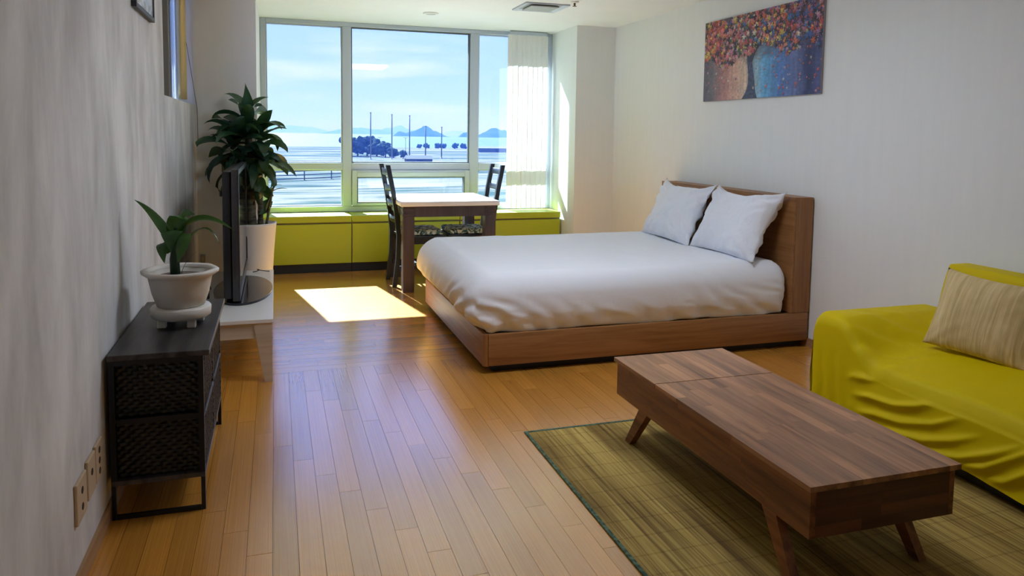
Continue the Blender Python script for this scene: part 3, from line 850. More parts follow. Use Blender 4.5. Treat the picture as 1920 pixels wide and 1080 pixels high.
def weave_panel(g, org, du, dv, nrm, nu, nv):
    """over-under woven sheet"""
    org, du, dv, nrm = map(Vector, (org, du, dv, nrm))
    K = 4
    for j in range(nv):
        for i in range(nu):
            a0, a1 = i / nu, (i + 1) / nu; b0, b1 = (j + 0.06) / nv, (j + 0.94) / nv
            sgn = 1 if (i + j) % 2 == 0 else -1
            jit = random.uniform(-0.0012, 0.0012)
            vs = []
            for k in range(K + 1):
                a = a0 + (a1 - a0) * k / K
                off = 0.0045 * sgn * math.sin(math.pi * k / K) + jit * math.sin(math.pi * k / K)
                vs.append([g.bm.verts.new(org + du * a + dv * b + nrm * (off + (0.0022 if q == 1 else 0))) for q, b in enumerate((b0, (b0 + b1) / 2, b1))])
            for k in range(K):
                for q in range(2):
                    g.bm.faces.new((vs[k][q], vs[k + 1][q], vs[k + 1][q + 1], vs[k][q + 1]))
ym = (KY0 + KY1) / 2
for (ya, yb) in ((KY0 + 0.021, ym - 0.012), (ym + 0.012, KY1 - 0.021)):
    for (za, zb) in ((0.142, 0.335), (0.358, 0.543)):
        dr = thing('drawer', None, None); dr.parent = cb
        g = MB().box((KX0 + 0.022, ya + 0.010, za + 0.003), (KX1 - 0.012, yb - 0.010, zb - 0.010))
        g.build('liner', M_BLKM, dr)
        g = MB()
        weave_panel(g, (KX1 - 0.006, ya, za), (0, yb - ya, 0), (0, 0, zb - za), (1, 0, 0), 22, 14)
        weave_panel(g, (KX0 + 0.02, ya + 0.003, za), (KX1 - KX0 - 0.028, 0, 0), (0, 0, zb - za), (0, -1, 0), 16, 14)
        g.build('woven_face', M_WEAVE, dr, True)
        MB().tube([(KX1 - 0.004, ya + (yb - ya) * u, zb - 0.002) for u in np.linspace(0, 1, 8)], 0.007, 8).build('rim', M_WEAVE, dr, True)

# ------------------------------------------------------------------ small plant in a pot
M_POT = mat('pot_cream_plastic', (0.56, 0.54, 0.49), 0.5)
v_ = coords(M_POT, (22, 22, 30)); _, hh = noise_ramp(M_POT, v_, 1.0, [(0.4, (0, 0, 0)), (0.6, (1, 1, 1))], 3.0); bump(M_POT, hh, 0.35, 0.006)
M_POTR = mat('pot_rim_plastic', (0.62, 0.60, 0.55), 0.4)
M_SOIL = mat('soil', (0.09, 0.065, 0.05), 0.95)
v_ = coords(M_SOIL, (40, 40, 40)); c_, hh = noise_ramp(M_SOIL, v_, 1.0, [(0.3, (0.03, 0.02, 0.015)), (0.7, (0.22, 0.18, 0.14))], 4.0); setcol(M_SOIL, c_); bump(M_SOIL, hh, 0.8, 0.02)
M_LEAF = mat('leaf_green', (0.025, 0.085, 0.020), 0.34)
v_ = coords(M_LEAF, (8, 8, 8)); c_, _ = noise_ramp(M_LEAF, v_, 1.0, [(0.35, (0.012, 0.050, 0.014)), (0.65, (0.05, 0.14, 0.03))], 3.0); setcol(M_LEAF, c_)
M_LEAFD = mat('leaf_deep_green', (0.012, 0.05, 0.035), 0.36)
v_ = coords(M_LEAFD, (7, 7, 7), rnd=5.0); c_, _ = noise_ramp(M_LEAFD, v_, 1.0, [(0.35, (0.007, 0.032, 0.026)), (0.68, (0.030, 0.095, 0.045))], 3.0); setcol(M_LEAFD, c_)
for m_ in (M_LEAF, M_LEAFD):
    t = m_.node_tree; tl = N(t, 'ShaderNodeBsdfTranslucent'); tl.inputs[0].default_value = (0.10, 0.22, 0.04, 1); mx = N(t, 'ShaderNodeMixShader'); mx.inputs[0].default_value = 0.16
    t.links.new(bsdf(m_).outputs[0], mx.inputs[1]); t.links.new(tl.outputs[0], mx.inputs[2]); t.links.new(mx.outputs[0], t.nodes['Material Output'].inputs[0])
M_STEM = mat('stem_bark', (0.10, 0.085, 0.05), 0.7)
v_ = coords(M_STEM, (12, 12, 60)); c_, hh = noise_ramp(M_STEM, v_, 1.0, [(0.35, (0.035, 0.035, 0.025)), (0.65, (0.16, 0.15, 0.09))], 3.0); setcol(M_STEM, c_); bump(M_STEM, hh, 0.6, 0.01)

def leaf(parent, m, spine, width, fold=0.25, shape=0.55, twist=0.0, name='leaf', side=None):
    """a strap leaf with thickness, along a list of points"""
    P = [Vector(p) for p in spine]
    n = len(P) - 1
    g = MB()
    rows = []
    for i, p in enumerate(P):
        s_ = i / n
        d = (P[min(i + 1, n)] - P[max(i - 1, 0)]).normalized()
        sd = d.cross(Vector((0, 0, 1)))
        if side is not None: sd = Vector(side) - d * Vector(side).dot(d)
        if sd.length < 1e-3: sd = Vector((1, 0, 0))
        sd.normalize(); nn = sd.cross(d).normalized()
        if twist:
            Rm = Matrix.Rotation(twist * s_, 3, d); sd = Rm @ sd; nn = Rm @ nn
        wv = width * max(0.03, (math.sin(math.pi * min(1, max(0, 0.08 + 0.92 * s_)) ** shape)) ** 0.8 if s_ < 1 else 0.03)
        rows.append([p - sd * wv / 2 + nn * fold * wv * 0.5, p - sd * wv * 0.25 + nn * fold * wv * 0.18, p.copy(), p + sd * wv * 0.25 + nn * fold * wv * 0.18, p + sd * wv / 2 + nn * fold * wv * 0.5])
    vs = [[g.bm.verts.new(q) for q in r_] for r_ in rows]
    for a, b in zip(vs, vs[1:]):
        for k in range(4):
            g.bm.faces.new((a[k], a[k + 1], b[k + 1], b[k]))
    return g.build(name, m, parent, True)

pp = thing('potted_seedling', 'small green plant in a ribbed cream pot on the black cabinet', 'plant', (-0.362, 3.165, ZT))
pot = MB().lathe([(0.072, 0.078), (0.088, 0.080), (0.105, 0.13), (0.118, 0.195), (0.121, 0.208), (0.114, 0.208), (0.104, 0.19), (0.001, 0.188)], 48).build('pot', M_POT, pp, True)
MB().lathe([(0.1215, 0.196), (0.139, 0.208), (0.141, 0.218), (0.134, 0.2235), (0.118, 0.220), (0.1145, 0.209)], 64, lobes=8, amp=0.018, caps=False).build('rim', M_POTR, pot, True)
MB().lathe([(0.001, 0.1885), (0.1035, 0.1905), (0.08, 0.198), (0.001, 0.200)], 32).build('soil', M_SOIL, pot, True)
sau = MB().lathe([(0.001, 0.032), (0.098, 0.032), (0.110, 0.040), (0.112, 0.070), (0.106, 0.0775), (0.001, 0.0775)], 48).build('saucer', M_POTR, pp, True)
for a in range(4):
    t_ = a * math.pi / 2 + 0.6
    x, y = 0.078 * math.cos(t_), 0.078 * math.sin(t_)
    MB().box((x - 0.016, y - 0.016, 0.0005), (x + 0.016, y + 0.016, 0.0315), 0.003, 1).build('foot', M_POTR, sau)
MB().tube([(-0.018, 0, 0.19), (-0.020, 0, 0.26), (-0.016, 0, 0.33), (-0.014, 0, 0.385)], [0.019, 0.018, 0.012, 0.006], 10).build('stem', mat('dark_green_stem', (0.015, 0.04, 0.015), 0.5), pp, True)
def arc(p0, pts): return [p0] + pts
def bez(p0, p1, p2, p3, n=12):
    out = []
    for i in range(n + 1):
        t_ = i / n
        out.append(tuple((1 - t_) ** 3 * a + 3 * (1 - t_) ** 2 * t_ * b + 3 * (1 - t_) * t_ ** 2 * c + t_ ** 3 * d for a, b, c, d in zip(p0, p1, p2, p3)))
    return out
leaf(pp, M_LEAF, bez((-0.016, 0, 0.34), (-0.05, -0.01, 0.40), (-0.09, -0.02, 0.47), (-0.152, -0.03, 0.500)), 0.066, 0.4, side=(0.5, -0.7, 0.5))
leaf(pp, M_LEAF, bez((-0.014, 0, 0.36), (0.000, 0.0, 0.43), (-0.012, 0.01, 0.46), (0.060, -0.03, 0.440)), 0.075, 0.35, side=(0.6, 0, 0.8))
leaf(pp, M_LEAF, bez((-0.008, 0, 0.35), (0.06, 0.0, 0.44), (0.12, -0.01, 0.43), (0.205, -0.02, 0.370)), 0.062, 0.35, side=(0.2, -0.8, 0.5))
leaf(pp, M_LEAF, bez((0.01, 0, 0.27), (0.035, 0.0, 0.36), (0.10, -0.02, 0.44), (0.150, -0.04, 0.320)), 0.040, 0.4)
leaf(pp, M_LEAF, bez((-0.018, 0, 0.30), (-0.06, 0.02, 0.36), (-0.07, -0.03, 0.33), (-0.050, -0.05, 0.255)), 0.080, 0.3, side=(0.8, 0, 0.3))
leaf(pp, M_LEAF, bez((-0.012, -0.01, 0.36), (0.01, -0.05, 0.38), (0.02, -0.07, 0.33), (0.000, -0.07, 0.26)), 0.085, 0.25, side=(1, 0, 0.1))
leaf(pp, M_LEAF, bez((-0.016, -0.01, 0.37), (-0.03, -0.05, 0.40), (-0.03, -0.07, 0.36), (-0.022, -0.075, 0.30)), 0.080, 0.25, side=(1, 0, 0.1))
leaf(pp, M_LEAF, bez((0.004, 0, 0.20), (0.02, 0.0, 0.26), (0.05, 0.0, 0.28), (0.070, 0.0, 0.292)), 0.012, 0.3)

# ------------------------------------------------------------------ tall dracaena behind the television
bp = thing('tall_potted_plant', 'tall leafy plant in a white tapered pot beside the window', 'plant', (-0.165, 5.853, 0))
M_POTW = mat('pot_white_ceramic', (0.76, 0.74, 0.71), 0.3)
pot = MB().lathe([(0.001, 0.0005), (0.110, 0.0005), (0.125, 0.06), (0.150, 0.45), (0.168, 0.655), (0.171, 0.672), (0.162, 0.674), (0.156, 0.64), (0.001, 0.635)], 56).build('pot', M_POTW, bp, True)
MB().lathe([(0.001, 0.6355), (0.154, 0.6405), (0.12, 0.652), (0.001, 0.655)], 32).build('soil', M_SOIL, pot, True)
canes = [((-0.005, -0.01), (-0.02, 0.0), 1.30, 0.032), ((0.055, 0.02), (0.06, 0.02), 1.12, 0.020), ((-0.07, 0.01), (-0.10, 0.0), 1.05, 0.018), ((0.095, -0.02), (0.14, -0.03), 0.90, 0.010), ((-0.095, -0.03), (-0.105, -0.04), 0.86, 0.010)]
heads = []
for (x0, y0), (x1, y1), zt, rr in canes:
    n = 14
    pts = [(x0 + (x1 - x0) * (i / n), y0 + (y1 - y0) * i / n, 0.645 + (zt - 0.645) * i / n) for i in range(n + 1)]
    MB().tube(pts, [rr * (1.0 + (0.10 if i % 2 else 0.0) - 0.25 * i / n) for i in range(n + 1)], 10).build('cane', M_STEM, bp, True)
    heads.append((x1, y1, zt))
def rosette(cx, cy, cz, n, lmin, lmax, el0, el1, width, zspan, az0=0.0):
    for k in range(n):
        s_ = k / max(1, n - 1)
        az = az0 + k * 2.39996 + random.uniform(-0.3, 0.3)
        e_ = math.radians(el0 + (el1 - el0) * s_ + random.uniform(-12, 12))
        L_ = random.uniform(lmin, lmax) * (1 - 0.25 * s_)
        droop = random.uniform(0.8, 2.9) * (1.15 - 0.55 * s_)
        p = Vector((cx, cy, cz + zspan * (s_ - 0.5) * 2))
        sp_ = [p.copy()]
        ns = 9; el_ = e_
        for q in range(ns):
            d = Vector((math.cos(az) * math.cos(el_), math.sin(az) * math.cos(el_), math.sin(el_)))
            p = p + d * (L_ / ns)
            wx, wy = p.x - 0.165, p.y + 5.853
            if wy > 6.05: p.y -= (wy - 6.05) * 0.95
            if p.z < 1.18 and -0.36 < wx < -0.17 and wy < 5.755: p.y += (5.755 - wy)
            if wx < -0.53: p.x += (-0.53 - wx) * 0.95
            sp_.append(p.copy())
            el_ -= droop / ns * (0.4 + 1.2 * q / ns); az += random.uniform(-0.10, 0.10)
        leaf(bp, M_LEAFD, sp_, width * random.uniform(0.8, 1.25), random.uniform(0.2, 0.5), 0.75, random.uniform(-1.3, 1.3))
rosette(-0.03, 0.0, 1.34, 24, 0.28, 0.38, -15, 80, 0.098, 0.13)
rosette(0.06, 0.0, 1.24, 22, 0.24, 0.36, -25, 60, 0.094, 0.12, 1.0)
rosette(-0.13, 0.0, 1.22, 22, 0.24, 0.36, -25, 60, 0.094, 0.12, 2.0)
rosette(0.04, -0.04, 1.08, 16, 0.22, 0.33, -45, 25, 0.088, 0.10, 0.4)
rosette(-0.10, -0.04, 1.08, 14, 0.20, 0.31, -45, 25, 0.088, 0.10, 1.4)
leaf(bp, M_LEAF, bez((0.14, -0.03, 0.90), (0.17, -0.03, 0.93), (0.22, -0.04, 0.93), (0.255, -0.05, 0.925)), 0.042, 0.3)
leaf(bp, M_LEAFD, bez((0.14, -0.03, 0.90), (0.15, -0.05, 0.95), (0.19, -0.06, 0.97), (0.21, -0.08, 0.95)), 0.03, 0.3)
leaf(bp, M_LEAFD, bez((0.10, -0.02, 0.75), (0.11, -0.04, 0.80), (0.12, -0.04, 0.84), (0.13, -0.05, 0.87)), 0.03, 0.3)

# ------------------------------------------------------------------ sockets
M_SOCK = mat('socket_beige', (0.52, 0.40, 0.26), 0.5)
M_HOLE = mat('socket_hole', (0.03, 0.02, 0.015), 0.7)
sl_ = ['beige wall outlet plate nearest the camera on the left wall', 'beige middle wall outlet plate on the left wall', 'beige wall outlet plate closest to the black cabinet']
for i, (ya, yb, zc_) in enumerate(((2.358, 2.472, 0.258), (2.492, 2.588, 0.270), (2.598, 2.690, 0.275))):
    so = thing('wall_outlet', sl_[i], 'outlet', (XL, (ya + yb) / 2, zc_), 0, 'beige outlets on the left wall')
    hw = (yb - ya) / 2
    MB().box((0.0005, -hw, -0.062), (0.010, hw, 0.062), 0.002, 1).build('plate', M_SOCK, so)
    for (yy, zz) in (((0, 0.024), (0, -0.026)) if i != 1 else ((0, 0.012),)) if i < 2 else ((0, 0.035), (0, 0.0), (0, -0.035)):
        MB().lathe([(0.001, 0.0), (0.011, 0.0), (0.011, 0.0012), (0.001, 0.0012)], 16).build('socket_hole', M_HOLE, so)
        h_ = so.children[-1]; h_.rotation_euler = (0, math.pi / 2, 0); h_.location = (0.0102, yy, zz)
so = thing('wall_outlet', 'small grey outlet low on the left column behind the bench', 'outlet', (-0.535, YCL - 0.012, 0.375))
MB().box((-0.018, -0.012, -0.035), (0.018, -0.0005, 0.035), 0.002, 1).build('plate', M_GREYM, so)
MB().box((-0.008, -0.0145, -0.015), (0.008, -0.0125, 0.015)).build('switch_face', M_SOCK, so)

# ------------------------------------------------------------------ rug
M_RUG = mat('rush_mat', (0.30, 0.24, 0.09), 0.75, spec=0.2)
t = M_RUG.node_tree
v_ = coords(M_RUG, (95.0, 1.2, 1.0)); ca_c, f1 = noise_ramp(M_RUG, v_, 1.0, [(0.30, (0.17, 0.10, 0.025)), (0.52, (0.44, 0.305, 0.080)), (0.72, (0.58, 0.45, 0.14))], 3.0, 0.6)
v2 = coords(M_RUG, (11.0, 0.9, 1.0)); cb_c, _ = noise_ramp(M_RUG, v2, 1.0, [(0.36, (0.45, 0.40, 0.34)), (0.58, (1, 1, 1))], 3.0)
cc = mix(M_RUG, 1.0, ca_c, cb_c, 'MULTIPLY')
v3 = coords(M_RUG, (1.0, 1.0, 1.0))
wv = N(t, 'ShaderNodeTexWave'); wv.wave_type = 'BANDS'; wv.bands_direction = 'Y'; wv.inputs['Scale'].default_value = 2.9; wv.inputs['Distortion'].default_value = 0.25; wv.inputs['Detail'].default_value = 1.0
t.links.new(v3, wv.inputs['Vector'])
rp = N(t, 'ShaderNodeValToRGB'); t.links.new(wv.outputs['Fac'], rp.inputs[0]); rp.color_ramp.elements[0].position = 0.0; rp.color_ramp.elements[0].color = (0.82, 0.79, 0.76, 1); rp.color_ramp.elements[1].position = 0.03; rp.color_ramp.elements[1].color = (1, 1, 1, 1)
cc = mix(M_RUG, 1.0, cc, rp.outputs[0], 'MULTIPLY')
setcol(M_RUG, cc); bump(M_RUG, f1, 0.35, 0.004)
rg = thing('rush_mat', 'woven green-brown rush mat with a dark green edge under the coffee table', 'rug', (0, 0, 0))
RX0, RX1, RY0, RY1 = 1.066, 2.95, 0.9, 3.115
MB().box((RX0 + 0.006, RY0 + 0.006, 0.0006), (RX1 - 0.006, RY1 - 0.006, 0.0045)).build('mat_field', M_RUG, rg)
M_EDGE = mat('mat_binding_green', (0.045, 0.10, 0.055), 0.8)
v_ = coords(M_EDGE, (60, 60, 60)); c_, _ = noise_ramp(M_EDGE, v_, 1.0, [(0.35, (0.02, 0.05, 0.03)), (0.65, (0.11, 0.19, 0.11))], 2.0); setcol(M_EDGE, c_)
for q in ((RX0, RX0 + 0.015, RY0, RY1), (RX1 - 0.015, RX1, RY0, RY1), (RX0 + 0.015, RX1 - 0.015, RY0, RY0 + 0.015), (RX0 + 0.015, RX1 - 0.015, RY1 - 0.015, RY1)):
    MB().box((q[0], q[2], 0.0004), (q[1], q[3], 0.0065), 0.0015, 1).build('edge_binding', M_EDGE, rg)

# ------------------------------------------------------------------ coffee table
M_ACA = wood('acacia_stave', (0.17, 0.070, 0.030), (0.44, 0.220, 0.105), 1, rough=0.36, vary=0.36, fine=22.0)
M_ACAS = wood('acacia_side', (0.095, 0.028, 0.010), (0.290, 0.112, 0.040), 1, rough=0.38, vary=0.30, fine=24.0)
M_ACAX = wood('acacia_end', (0.045, 0.014, 0.008), (0.130, 0.046, 0.022), 0, rough=0.38, vary=0.35, fine=24.0)
CX0, CX1, CY0, CY1, CZ = 1.445, 2.005, 1.690, 2.985, 0.360
ct = thing('coffee_table', 'long brown wooden coffee table with splayed legs on the rush mat', 'table', ((CX0 + CX1) / 2, (CY0 + CY1) / 2, 0.0046))
hx_, hy_ = (CX1 - CX0) / 2, (CY1 - CY0) / 2
YSPL = 2.608 - (CY0 + CY1) / 2
zt, zb = CZ - 0.0046, 0.196 - 0.0046
def staves(parent, x0, x1, y0, y1, z0, z1, n, m, along, lmin, lmax, axis='z'):
    w_ = (x1 - x0) / n
    for i in range(n):
        y = y0
        while y < y1 - 1e-4:
            L_ = random.uniform(lmin, lmax)
            ye = y + L_
            if y1 - ye < 0.08: ye = y1
            xa, xb = x0 + i * w_, x0 + (i + 1) * w_
            g = MB()
            if axis == 'z': g.box((xa, y, z0), (xb - 0.0003, ye - 0.0003, z1))
            elif axis == 'x': g.box((z0, y, xa), (z1, ye - 0.0003, xb - 0.0003))
            else: g.box((y, z0, xa), (ye - 0.0003, z1, xb - 0.0003))
            g.build('stave', m, parent)
            y = ye
for nm, ya, yb in (('fixed_top', -hy_, YSPL - 0.0025), ('sliding_top', YSPL + 0.0025, hy_)):
    pn = thing(nm, None, None); pn.parent = ct
    staves(pn, -hx_, hx_, ya, yb, zt - 0.017, zt, 12, M_ACA, 1, 0.22, 0.46)
ins = 0.012
for nm, s_ in (('side_board', -1), ('side_board', 1)):
    pn = thing(nm, None, None); pn.parent = ct
    xo = s_ * (hx_ - ins)
    lo_, hi_ = sorted((xo, xo - s_ * 0.02))
    staves(pn, zb, zt - 0.0175, -hy_ + ins, hy_ - ins, lo_, hi_, 4, M_ACAS, 1, 0.18, 0.42, 'x')
for s_ in (-1, 1):
    pn = thing('end_board', None, None); pn.parent = ct
    yo = s_ * (hy_ - ins)
    lo_, hi_ = sorted((yo, yo - s_ * 0.02))
    staves(pn, zb, zt - 0.0175, -hx_ + ins + 0.0205, hx_ - ins - 0.0205, lo_, hi_, 4, M_ACAX, 0, 0.12, 0.3, 'y')
MB().box((-hx_ + 0.033, -hy_ + 0.033, zb + 0.004), (hx_ - 0.033, hy_ - 0.033, zb + 0.016)).build('bottom_panel', M_ACAS, ct)
for sx_ in (-1, 1):
    for sy_ in (-1, 1):
        xc = sx_ * (hx_ - 0.050); yt = sy_ * (hy_ - 0.235); yf = sy_ * (hy_ - 0.105)
        zl = zb + 0.0035
        a_, b_ = 0.017, 0.038
        c_, d_ = 0.015, 0.022
        xf = xc + sx_ * 0.012
        MB().hexa([(xf - c_, yf - d_, 0.0), (xf + c_, yf - d_, 0.0), (xf + c_, yf + d_, 0.0), (xf - c_, yf + d_, 0.0),
                   (xc - a_, yt - b_, zl), (xc + a_, yt - b_, zl), (xc + a_, yt + b_, zl), (xc - a_, yt + b_, zl)]).build('leg', M_ACAS, ct)

# ------------------------------------------------------------------ sofa
M_SOFA = mat('yellow_stretch_cover', (0.64, 0.49, 0.0), 0.6, spec=0.15)
so_x0, so_x1, so_y0, so_y1 = 2.585, 3.290, 1.12, 3.055
sofa = thing('sofa', 'sofa under a bright yellow stretch slipcover along the right wall', 'sofa', (0, 0, 0))
MB().box((so_x0 + 0.02, so_y0 + 0.05, 0.0070), (so_x1 - 0.03, so_y1 - 0.05, 0.055)).build('base_rail', mat('sofa_base_dark', (0.02, 0.015, 0.012), 0.5), sofa)
def sz(x, y):
    seat = 0.335 + 0.075 * sstep(so_x0, so_x0 + 0.45, x) + 0.006 * fbm(x, y, 0, 3.0)
    d_far = so_y1 - y; d_near = y - so_y0
    a = max(1 - sstep(0.16, 0.40, d_far) ** 0.8, 1 - sstep(0.16, 0.40, d_near) ** 0.8)
    arm = 0.497
    z = seat + (arm - seat) * a
    b = sstep(so_x1 - 0.25, so_x1 - 0.16, x) * sstep(0.245, 0.285, d_far) * sstep(0.245, 0.285, d_near)
    z = z + (0.755 - z) * b
    # rounded outer borders
    r_ = 0.055
    for d in (x - so_x0, so_x1 - x, d_far, d_near):
        if d < r_:
            z -= r_ * (1 - math.sqrt(max(0.0, 1 - ((r_ - d) / r_) ** 2)))
    # radiating creases where the cover is pulled to the arm
    cr_ = math.exp(-((d_far - 0.30) / 0.16) ** 2) * (1 - b)
    z += 0.0075 * cr_ * math.sin(44 * (x - 0.9 * d_far) + 4 * fbm(x, y, 2, 3)) * sstep(so_x1 - 0.2, so_x1 - 0.45, x)
    return z
RIDGES = [[(2.84, 0.215), (2.759, 0.248), (2.661, 0.266), (2.58, 0.300)], [(2.80, 0.150), (2.656, 0.187), (2.503, 0.201), (2.392, 0.238), (2.26, 0.305)],
          [(2.76, 0.085), (2.604, 0.125), (2.456, 0.144), (2.309, 0.191), (2.15, 0.280)], [(2.60, 0.070), (2.452, 0.092), (2.33, 0.115), (2.206, 0.165), (2.06, 0.240)],
          [(2.42, 0.062), (2.262, 0.084), (2.165, 0.111), (2.044, 0.176), (1.88, 0.280)], [(2.20, 0.068), (2.061, 0.116), (1.92, 0.224), (1.80, 0.300)],
          [(2.08, 0.062), (1.973, 0.099), (1.90, 0.161), (1.78, 0.24)], [(1.85, 0.07), (1.70, 0.12), (1.55, 0.20)]]
def ridge(y, z):
    d = 0.0
    for k, R_ in enumerate(RIDGES):
        if not (R_[-1][0] < y < R_[0][0]): continue
        for (ya, za), (yb, zb) in zip(R_, R_[1:]):
            if yb <= y <= ya:
                t_ = (ya - y) / (ya - yb); zc = za + (zb - za) * t_
                fade = sstep(R_[0][0], R_[0][0] - 0.14, y) * sstep(R_[-1][0], R_[-1][0] + 0.16, y)
                w_ = 0.011 if z > zc else 0.020
                d += 0.020 * fade * math.exp(-((z - zc) / w_) ** 2)
    return d
def sfold(x, y, z, face):
    """outward displacement of the skirt"""
    low = sstep(0.42, 0.06, z)
    if face == 'front':
        d_far = so_y1 - y
        ph = 46 * (z + 0.10 * math.sin(1.9 * d_far + 0.4) - 0.05 * d_far) + 2.2 * fbm(0, y, z, 2.6)
        w1 = 0.0145 * sstep(0.12, 0.42, d_far) * (0.35 + 0.65 * low) * (0.55 + 0.9 * max(0, fbm(1, y, z, 2.2) + 0.35))
        ph2 = 70 * d_far + 2 * fbm(0, y, z, 3)
        w2_ = 0.006 * (1 - sstep(0.15, 0.30, d_far)) * low
        return ridge(y, z) + 0.25 * w1 * math.sin(ph) + w2_ * math.sin(ph2) + 0.03 * low * sstep(0.1, 0.6, d_far) * (1 - z)
    ph = 55 * x + 2.5 * fbm(x, 0, z, 2.5)
    return 0.010 * low * math.sin(ph) + 0.014 * low
g = MB()
nx_, ny_ = 64, 170
XS = [so_x0 + (so_x1 - so_x0) * (i / nx_) for i in range(nx_ + 1)]
def warp(t_):   # denser towards both ends
    return 0.5 - 0.5 * math.cos(math.pi * t_) * 0.55 - 0.5 * (1 - 2 * t_) * 0.45
YS_ = [so_y0 + (so_y1 - so_y0) * warp(j / ny_) for j in range(ny_ + 1)]
top = [[g.bm.verts.new((x, y, sz(x, y))) for y in YS_] for x in XS]
for i in range(nx_):
    for j in range(ny_):
        g.bm.faces.new((top[i][j], top[i + 1][j], top[i + 1][j + 1], top[i][j + 1]))
nr = 46
def skirt(edge, face, nvec):
    prev = edge
    z0s = [v.co.z for v in edge]
    for r_ in range(1, nr + 1):
        row = []
        for v, z0 in zip(edge, z0s):
            zz = z0 + (0.060 - z0) * (r_ / nr)
            if r_ == nr:
                zz += 0.012 * math.sin(v.co.y * 7 + v.co.x * 9)
            d = sfold(v.co.x, v.co.y, zz, face) * min(1, r_ / 4)
            # keep the vertical corner closed
            row.append(g.bm.verts.new((v.co.x + nvec[0] * d, v.co.y + nvec[1] * d, zz)))
        for k in range(len(edge) - 1):
            g.bm.faces.new((prev[k], prev[k + 1], row[k + 1], row[k]))
        prev = row
    return prev
skirt(top[0], 'front', (-1, 0))
skirt([top[i][ny_] for i in range(nx_ + 1)], 'end', (0, 1))
skirt([top[i][0] for i in range(nx_ + 1)], 'end', (0, -1))
skirt(top[nx_], 'back', (0, 0))
bmesh.ops.remove_doubles(g.bm, verts=g.bm.verts, dist=0.0002)
cov = g.build('slipcover', M_SOFA, sofa, True)

M_CUSH = mat('cream_linen', (0.66, 0.54, 0.36), 0.9, spec=0.15)
v_ = coords(M_CUSH, (70, 10, 3.0)); c_, hh = noise_ramp(M_CUSH, v_, 1.0, [(0.3, (0.52, 0.38, 0.17)), (0.7, (0.72, 0.56, 0.30))], 3.0); setcol(M_CUSH, c_); bump(M_CUSH, hh, 0.6, 0.006)
cs = pillow('sofa_cushion', 'cream ribbed linen cushion leaning on the back of the yellow sofa', 0.45, 0.375, 0.15, M_CUSH, 21.0, 'cushion', ear=0.06, wr=0.006)
cs.location = (2.985, 2.445, 0.578)
cs.rotation_euler = (Matrix.Rotation(math.radians(-76), 3, 'Z') @ Matrix.Rotation(math.radians(-24), 3, 'X') @ Matrix.Rotation(math.radians(3), 3, 'Y')).to_euler()

# ------------------------------------------------------------------ outside
ZG = -9.0
M_SEA = mat('sea_water', (0.035, 0.07, 0.085), 0.45, spec=0.02)
M_LAND = mat('land', (0.4, 0.36, 0.26), 0.95, spec=0.0)
v_ = coords(M_LAND, (0.012, 0.05, 1)); c_, _ = noise_ramp(M_LAND, v_, 1.0, [(0.38, (0.018, 0.032, 0.036)), (0.47, (0.055, 0.070, 0.070)), (0.54, (0.115, 0.110, 0.105)), (0.62, (0.030, 0.050, 0.050))], 5.0, 0.6, 0.6); setcol(M_LAND, c_)
sea = MB().box((-9000, 380, ZG - 3), (9000, 30000, ZG - 0.6)).build('sea', M_SEA); sea['kind'] = 'structure'
g = MB()
sh_ = [(-1500, 20)]
poly = [(-1500, 20), (1500, 20), (1500, 560)]
for x in np.linspace(1450, -1450, 60):
    poly.append((x, 560 + 22 * noise.noise(Vector((x * 0.012, 0, 3))) + 9 * noise.noise(Vector((x * 0.05, 2, 3)))))
poly.append((-1500, 560))
land = MB().prism(poly, ZG - 2, ZG).build('ground', M_LAND); land['kind'] = 'structure'

M_HILL = mat('island_forest', (0.012, 0.022, 0.020), 0.95, spec=0.0)
def island(label, xa, xb, Y, h_, peak, seed, nm='island', spit=False):
    W_ = (xb - xa) / 2; D_ = W_ * 0.6
    def fn(u, v):
        a = u * 2 - 1; b = v * 2 - 1
        x = a * W_; y = b * D_
        rr = max(0.0, 1 - b * b)
        prof = max(0.0, 1 - abs(a - peak) / (1 - peak if a > peak else 1 + peak)); prof = 0.65 * math.sin(prof * math.pi / 2) + 0.35 * (0.5 - 0.5 * math.cos(prof * math.pi))
        if spit and a < peak: prof = max(prof ** 2.2, 0.52 * sstep(-1.0, -0.72, a))
        zz = h_ * prof * rr * (0.82 + 0.36 * noise.noise(Vector((a * 3 + seed, b * 2, 0)))) + h_ * 0.05 * noise.noise(Vector((a * 14 + seed, b * 8, 1))) * min(1, prof * 4) * rr
        return (x, y, max(-0.4, zz) if prof > 0 and rr > 0 else -0.4)
    o = MB().grid(fn, 60, 18).build(nm, M_HILL, None, True)
    o.location = ((xa + xb) / 2, Y, ZG - 0.3)
    return tag(o, label, 'island', 'islands on the horizon')
Y1 = 3000.0
island('dark island in the middle of the large window view', 0.150 * Y1, 0.2235 * Y1, Y1, 0.0140 * Y1, 0.22, 3.0, spit=True)
island('tiny rounded islet just left of the right mullion', 0.240 * Y1, 0.262 * Y1, Y1, 0.0078 * Y1, 0.1, 8.0)
island('broad island between the right mullion and the white blind', 0.262 * Y1, 0.335 * Y1, Y1, 0.0135 * Y1, -0.12, 12.0)
Y2 = 8000.0
for i, (a, b, h_, lb) in enumerate(((0.055, 0.16, 0.010, 'faint far mountain ridge behind the wooded knoll'), (0.12, 0.19, 0.013, 'pale distant peak behind the tall poles'), (-0.06, 0.085, 0.011, 'faint far mountain ridge behind the leafy plant'), (0.20, 0.27, 0.006, 'faint low coast between the two islands'))):
    island(lb, a * (Y2 + i * 2600), b * (Y2 + i * 2600), Y2 + i * 2600, h_ * (Y2 + i * 2600), 0.1 * (i - 1), 20 + i * 4, 'mountain_ridge')['category'] = 'mountain'

